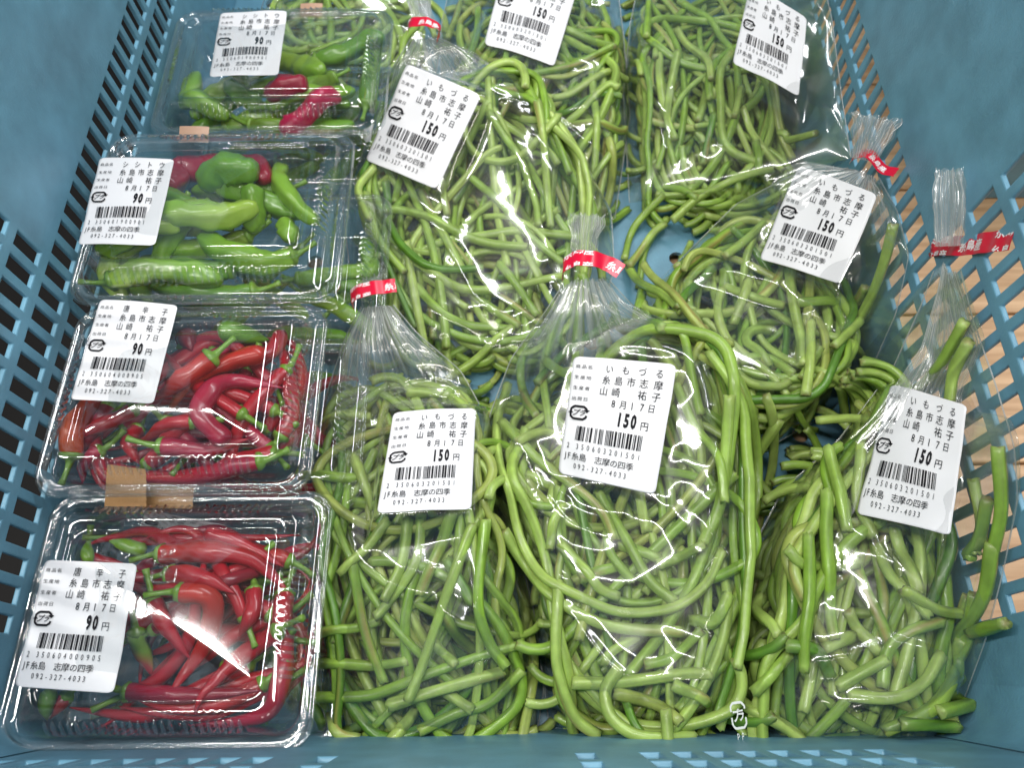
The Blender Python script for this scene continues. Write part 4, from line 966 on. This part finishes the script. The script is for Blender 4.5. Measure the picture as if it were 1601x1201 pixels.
make_bag('right bag of the middle row', 'clear bag of vine stems in the middle row, leaning on the right crate wall', [(1330, 262, 96), (1235, 275, 70), (1150, 320, 45), (1060, 410, 22), (1000, 470, 14), (985, 560, 10), (1020, 650, 10)],
         [(1372, 275, 96), (1402, 330, 75), (1420, 400, 55), (1400, 490, 35), (1360, 580, 20), (1290, 650, 12), (1200, 700, 10)],
         [[(1000, 470), (985, 540), (1000, 610)], [(960, 490), (1000, 530), (1060, 560)], [(1180, 640), (1205, 730), (1192, 830)], [(1150, 620), (1185, 690), (1215, 770)], [(1215, 660), (1172, 740), (1168, 820)], [(1130, 600), (1150, 690), (1200, 760)], [(1048, 325), (1012, 380), (1000, 445)], [(985, 395), (1018, 455), (1060, 505)], [(1030, 330), (990, 360), (975, 410)], [(983, 416), (1018, 367), (1040, 350)], [(1048, 354), (1080, 318), (1130, 296), (1200, 280)], [(1055, 430), (1086, 362)], [(1113, 421), (1073, 461), (1055, 490)], [(1225, 320), (1180, 370), (1127, 414)],
          [(1131, 449), (1175, 470), (1217, 492)], [(1131, 448), (1120, 500), (1150, 560)], [(1276, 551), (1248, 600)], [(1225, 490), (1276, 488), (1330, 478), (1354, 449)], [(1154, 567), (1197, 567), (1233, 594)],
          [(1080, 496), (1115, 543), (1158, 598), (1209, 610), (1233, 596)], [(1233, 422), (1235, 484), (1248, 535), (1240, 590)], [(1209, 508), (1176, 516), (1164, 539), (1176, 560), (1200, 575)],
          [(1005, 416), (1055, 475), (1100, 533), (1145, 583)], [(1397, 351), (1381, 414), (1354, 480), (1323, 527), (1280, 570)], [(1170, 440), (1150, 500)], [(1060, 560), (1120, 620)], [(1270, 500), (1265, 560), (1258, 620)]], 96, 20,
         lab={'q': [(1248, 258), (1372, 304), (1314, 444), (1186, 404)]}, creases=[[(1140, 415), (1230, 370)], [(1212, 500), (1235, 490), (1330, 480), (1350, 450)], [(1410, 350), (1405, 410), (1345, 470)], [(1050, 460), (1100, 410)], [(1170, 630), (1215, 610)]], seed=13, stem_label='right middle bag',
         tape={'pts': [(1330, 252, 98), (1342, 240, 104), (1362, 242, 107), (1378, 262, 106), (1402, 270, 108)], 'ax': [(1358, 272, 98), (1376, 238, 98)], 'w': 6.5, 'phase': 1362}, tail=[(1350, 250, 104, 12), (1362, 215, 112, 19), (1374, 178, 120, 27)])
make_bag('left bag of the front row', 'clear bag of vine stems at the front beside the chili packs', [(566, 478, 74), (540, 530, 58), (510, 620, 36), (488, 720, 20), (492, 850, 12), (500, 1000, 8), (505, 1110, 6), (525, 1165, 5)],
         [(612, 474, 74), (650, 520, 66), (720, 580, 48), (775, 680, 30), (800, 820, 20), (835, 960, 14), (850, 1080, 8), (835, 1165, 5)],
         [[(540, 516), (534, 580), (528, 640)], [(480, 690), (520, 662), (580, 656)], [(636, 612), (696, 616), (730, 640)], [(696, 644), (728, 616), (768, 592)], [(488, 764), (560, 756), (596, 724)],
          [(552, 712), (576, 772), (590, 810)], [(520, 1120), (532, 1148), (564, 1156)], [(612, 1168), (640, 1128), (650, 1110)], [(656, 1144), (716, 1116), (764, 1100), (816, 1050)], [(508, 996), (560, 988), (600, 975)],
          [(700, 1085), (740, 1112)], [(500, 1040), (580, 1044), (640, 1036)], [(608, 1104), (700, 1076), (788, 1052)], [(496, 1092), (580, 1088), (660, 1060), (740, 1036), (808, 1014)], [(552, 880), (568, 980), (600, 1068)],
          [(660, 804), (650, 880), (600, 950), (586, 966)], [(608, 816), (575, 860), (536, 902)], [(708, 804), (690, 860), (655, 930)], [(676, 1005), (712, 1040)], [(692, 960), (712, 990), (742, 1018)], [(700, 880), (740, 950)],
          [(760, 820), (748, 940), (764, 1004), (792, 1044)], [(816, 904), (824, 980), (832, 1052), (816, 1158)], [(640, 815), (628, 880), (600, 940)], [(740, 825), (700, 932), (662, 1036), (636, 1098)]], 94, 28,
         lab={'q': [(615, 645), (744, 638), (737, 797), (589, 803)]}, creases=[[(690, 880), (680, 930), (700, 960), (790, 1010)], [(600, 905), (670, 930)], [(735, 1080), (790, 1000), (815, 960)], [(735, 1080), (800, 1050), (820, 1010)], [(640, 560), (740, 610)], [(655, 500), (800, 560), (720, 600)], [(560, 700), (545, 840), (600, 905)]], seed=12, stem_label='front left bag',
         tape={'pts': [(552, 476, 76), (550, 462, 82), (572, 452, 88), (600, 448, 88), (620, 446, 87)], 'ax': [(588, 478, 76), (582, 430, 76)], 'w': 8.0, 'phase': 600}, tail=[(584, 455, 78, 10), (583, 445, 76, 10), (580, 435, 70, 9)])
make_bag('right bag of the front row', 'front right clear bag of vine stems, its long gathered neck against the crate wall', [(1462, 420, 108), (1440, 480, 95), (1395, 580, 72), (1310, 690, 48), (1225, 765, 34), (1175, 860, 24), (1135, 1000, 14), (1102, 1130, 6), (1125, 1180, 5)],
         [(1500, 420, 108), (1520, 500, 95), (1555, 600, 80), (1585, 700, 66), (1590, 780, 56), (1568, 890, 40), (1540, 1000, 24), (1500, 1110, 12), (1440, 1175, 5)],
         [[(1560, 700), (1565, 800), (1545, 890)], [(1552, 850), (1535, 940), (1485, 1010)], [(1505, 1000), (1455, 1085), (1385, 1130)], [(1525, 930), (1503, 1020), (1435, 1100), (1345, 1145)], [(1545, 780), (1520, 860), (1450, 900)], [(1507, 504), (1471, 570), (1432, 610)], [(1514, 535), (1491, 582), (1485, 630)], [(1293, 1162), (1347, 1154)], [(1397, 1133), (1476, 1138)], [(1151, 971), (1159, 1033), (1165, 1100), (1201, 1142), (1247, 1162)],
          [(1192, 933), (1180, 958), (1205, 1002)], [(1155, 1088), (1180, 1038)], [(1168, 900), (1218, 908), (1297, 904)], [(1268, 725), (1300, 767), (1313, 838)], [(1397, 825), (1405, 888), (1430, 930)], [(1318, 958), (1372, 1025)],
          [(5.0, ), ][0:0] or [(1522, 750), (1534, 838), (1500, 878)], [(1372, 854), (1397, 908), (1442, 967)], [(1330, 996), (1280, 1017)], [(1368, 938), (1413, 967), (1455, 975), (1497, 967), (1513, 933)], [(1372, 817), (1313, 858), (1263, 933), (1247, 1008)],
          [(1280, 779), (1276, 867), (1284, 958), (1302, 1000)], [(1380, 1075), (1388, 1017), (1422, 988), (1463, 975)], [(1422, 1117), (1476, 1096), (1497, 1054), (1497, 1018)], [(1222, 1012), (1268, 1025), (1297, 1060)],
          [(1326, 1087), (1388, 1092), (1438, 1067), (1468, 1025)], [(1305, 1075), (1380, 1033)], [(1201, 879), (1222, 950), (1234, 1000), (1230, 1056)], [(1517, 990), (1572, 975)], [(1230, 780), (1190, 860), (1180, 900)], [(1340, 700), (1330, 780), (1350, 850)]], 118, 32,
         lab={'q': [(1392, 601), (1512, 634), (1485, 838), (1338, 803)]}, creases=[[(1526, 663), (1560, 730), (1500, 850), (1480, 845)], [(1526, 663), (1490, 830)], [(1215, 790), (1260, 855)], [(1280, 700), (1230, 790), (1215, 860)], [(1310, 720), (1325, 830), (1340, 960)], [(1400, 900), (1422, 975)], [(1180, 1060), (1325, 1020)], [(1470, 570), (1400, 650)]], gather=0.36, seed=11, stem_label='front right bag',
         tape={'pts': [(1456, 402, 106), (1457, 388, 112), (1478, 384, 117), (1506, 384, 115), (1540, 379, 118), (1584, 374, 120)], 'ax': [(1482, 420, 108), (1480, 350, 108)], 'w': 9.0, 'phase': 1500}, tail=[(1482, 385, 112, 12), (1484, 330, 118, 16), (1482, 262, 126, 13)])
make_bag('centre bag of the front row', 'front centre clear bag of vine stems with red tape on its neck', [(884, 440, 88), (845, 500, 74), (800, 560, 58), (766, 650, 38), (756, 730, 28), (780, 830, 20), (815, 930, 14), (848, 1050, 8), (860, 1140, 5)],
         [(950, 436, 88), (990, 480, 80), (1070, 530, 62), (1130, 590, 48), (1165, 700, 34), (1172, 830, 24), (1160, 960, 16), (1135, 1080, 9), (1120, 1165, 5)],
         [[(870, 500), (850, 580), (858, 680)], [(960, 470), (985, 560), (1000, 650)], [(905, 480), (900, 560), (880, 640)], [(1000, 490), (1055, 570), (1090, 660)], [(930, 470), (940, 540), (925, 620)], [(1020, 560), (960, 530), (890, 545), (840, 600)], [(1135, 600), (1171, 664), (1180, 740), (1172, 830)], [(1118, 655), (1122, 722), (1115, 800), (1090, 860)], [(852, 560), (888, 592), (900, 640)], [(960, 1084), (1020, 1100), (1062, 1130)], [(896, 1068), (960, 1068), (1060, 1056), (1110, 1056)],
          [(1008, 1040), (1052, 1028), (1086, 992)], [(996, 996), (956, 1020), (944, 1040)], [(1048, 1072), (1092, 1100)], [(904, 912), (964, 892)], [(968, 852), (1028, 876)], [(1032, 880), (1100, 852)], [(876, 852), (916, 896), (935, 924), (960, 945)],
          [(880, 792), (864, 824), (860, 862)], [(948, 832), (956, 872), (988, 910)], [(1055, 605), (1082, 664), (1113, 722), (1128, 790)], [(990, 770), (1008, 836)], [(936, 770), (976, 848), (1012, 908), (1050, 946)], [(784, 664), (830, 727), (888, 758), (935, 808), (958, 850)],
          [(788, 836), (820, 892), (860, 932), (920, 970), (980, 986), (1062, 992)], [(1080, 971), (1113, 975), (1134, 933)], [(872, 916), (868, 1020), (876, 1068), (900, 1124), (936, 1152)], [(968, 1044), (946, 1080), (952, 1120), (980, 1146), (1020, 1154), (1084, 1152)],
          [(808, 695), (848, 677), (886, 682)], [(822, 533), (814, 578), (823, 628), (838, 668)], [(794, 592), (778, 655), (780, 722), (798, 790), (815, 850), (850, 905), (905, 938), (960, 956), (1012, 962), (1062, 948), (1100, 915), (1120, 870)], [(1040, 1110), (1045, 1165)]], 108, 30,
         lab={'q': [(897, 557), (1058, 570), (1024, 774), (872, 740)]}, creases=[[(1068, 545), (1110, 600), (1150, 720)], [(1048, 735), (1040, 790), (1075, 850), (1090, 900), (1110, 960)], [(1095, 745), (1148, 730), (1140, 860), (1105, 870), (1096, 745)], [(790, 640), (830, 720), (880, 800), (920, 825), (955, 830), (1000, 785)], [(860, 900), (960, 1040), (1050, 1060)], [(880, 960), (950, 1060)], [(1060, 790), (1150, 900)], [(905, 470), (860, 580)], [(960, 470), (1060, 540)]], seed=10, stem_label='front centre bag',
         tape={'pts': [(881, 432, 88), (882, 415, 94), (900, 404, 99), (925, 404, 101), (946, 410, 99), (972, 424, 99)], 'ax': [(916, 440, 90), (920, 380, 90)], 'w': 9.0, 'phase': 948}, tail=[(912, 410, 92, 12), (914, 375, 98, 14), (918, 332, 106, 20)])
# recycling mark printed on the near left corner of the front right bag
_e = [o for o in bpy.data.objects if o.name.startswith('vegetable_bag')][-2]
_pt = Patch([P(1136, 1098, 60), P(1162, 1094, 60), P(1168, 1138, 58), P(1142, 1142, 58)], 0.0, 3, 0.0); _m = Print(1.0)
_m.stroke(resample(np.array([(.1, .35), (.1, .15), (.25, .05), (.75, .05), (.92, .2), (.92, .3)]), 14), 0.09)
_m.stroke(resample(np.array([(.92, .6), (.92, .82), (.78, .95), (.25, .95), (.1, .8), (.1, .55)]), 14), 0.09)
_m.char('プ', 0.36, 0.5, 0.42, 0.5, bold=0.03); _m.char('ラ', 0.66, 0.5, 0.40, 0.46, bold=0.03); _m.char('P', 0.35, 1.25, 0.18, 0.28, latin=True); _m.char('P', 0.62, 1.25, 0.18, 0.28, latin=True)
_a = np.array(_m.v); obj('printed_mark', _pt(_a[:, 0], _a[:, 1], 2.0), _m.f, M_BAGPRINT, _e, smooth=False)
# filling below: one object
obj_fill = obj('vine_stem_filling', np.vstack(FILL_V), FILL_F, M_STEM, cols=np.vstack(FILL_C))
tag(obj_fill, 'mass of green vine stems deep inside the bags, below the top ones', 'vine stems', kind='stuff')

def bent(path):
    L = np.linalg.norm(np.diff(path, axis=0), axis=1).sum(); c = np.linalg.norm(path[-1]-path[0])/max(L, 1)
    return L, ('looping' if c < 0.6 else 'curved' if c < 0.9 else 'bent' if c < 0.975 else 'straight')
def describe():
    groups = {}
    for it in STEMS: groups.setdefault(it[3][1], []).append(it)
    for g, its in groups.items():
        M_ = np.array([it[1][:, :2].mean(0) for it in its]); lo, hi = M_.min(0), M_.max(0)
        for it, m in zip(its, M_):
            L, b = bent(it[1]); u, v = (m-lo)/(hi-lo+1e-6)
            size = 'short' if L < 45 else 'long' if L > 105 else 'medium'
            c = it[2].mean(0); sh = 'dark green' if c[0] < 0.2 else 'yellowish' if c[0] > 0.40 else 'pale green' if c[0] > 0.33 else 'green'
            d = it[1][-1]-it[1][0]; dr = 'running across' if abs(d[0]) > 2*abs(d[1]) else 'running lengthwise' if abs(d[1]) > 2*abs(d[0]) else 'lying slantwise'
            where = ('near end', 'lower half', 'upper half', 'neck end')[min(3, int(v*4))]+' '+('left side', 'middle', 'right side')[min(2, int(u*3))]
            it[0]['label'] = f'{size} {b} {sh} stem {dr}, {where} of {it[3][0]}'
describe()
def tell_apart(items):
    same = {}
    for it in items: same.setdefault(it[0]['label'], []).append(it)
    for lb, its in same.items():
        its.sort(key=lambda q_: q_[1][:, 1].mean())
        names = {2: ('nearer', 'further'), 3: ('nearest', 'middle', 'furthest')}.get(len(its))
        if names and len(lb.split()) < 16:
            for it, w_ in zip(its, names): it[0]['label'] = w_+' '+lb
tell_apart(STEMS)
def describe_peppers():
    groups = {}
    for it in PEPS: groups.setdefault(it[3], []).append(it)
    for g, its in groups.items():
        M_ = np.array([it[1][:, :2].mean(0) for it in its]); lo, hi = M_.min(0), M_.max(0)
        for it, m in zip(its, M_):
            L, b = bent(it[1]); u, v = (m-lo)/(hi-lo+1e-6); c = it[2]
            size = 'short' if L < 42 else 'long' if L > 68 else 'medium'
            sh = ('dark red' if c[0] < 0.27 else 'crimson' if c[0] < 0.34 else 'bright red' if c[1] < 0.03 else 'orange red') if c[0] > c[1] else ('dark green' if c[1] < 0.30 else 'light green')
            where = ('near', 'centre', 'far')[min(2, int(v*3))]+' '+('left', 'middle', 'right')[min(2, int(u*3))]
            d = it[1][-1]-it[1][0]; dr = 'tip '+(('right' if d[0] > 0 else 'left') if abs(d[0]) > abs(d[1]) else ('back' if d[1] > 0 else 'front'))
            it[0]['label'] = f'{size} {b} {sh} pepper {dr}, {where} of '+g.replace('red chilies in ', '').replace('green shishitos in ', '').replace('peppers in ', '')
describe_peppers(); tell_apart(PEPS)
print('stems', len(STEMS))
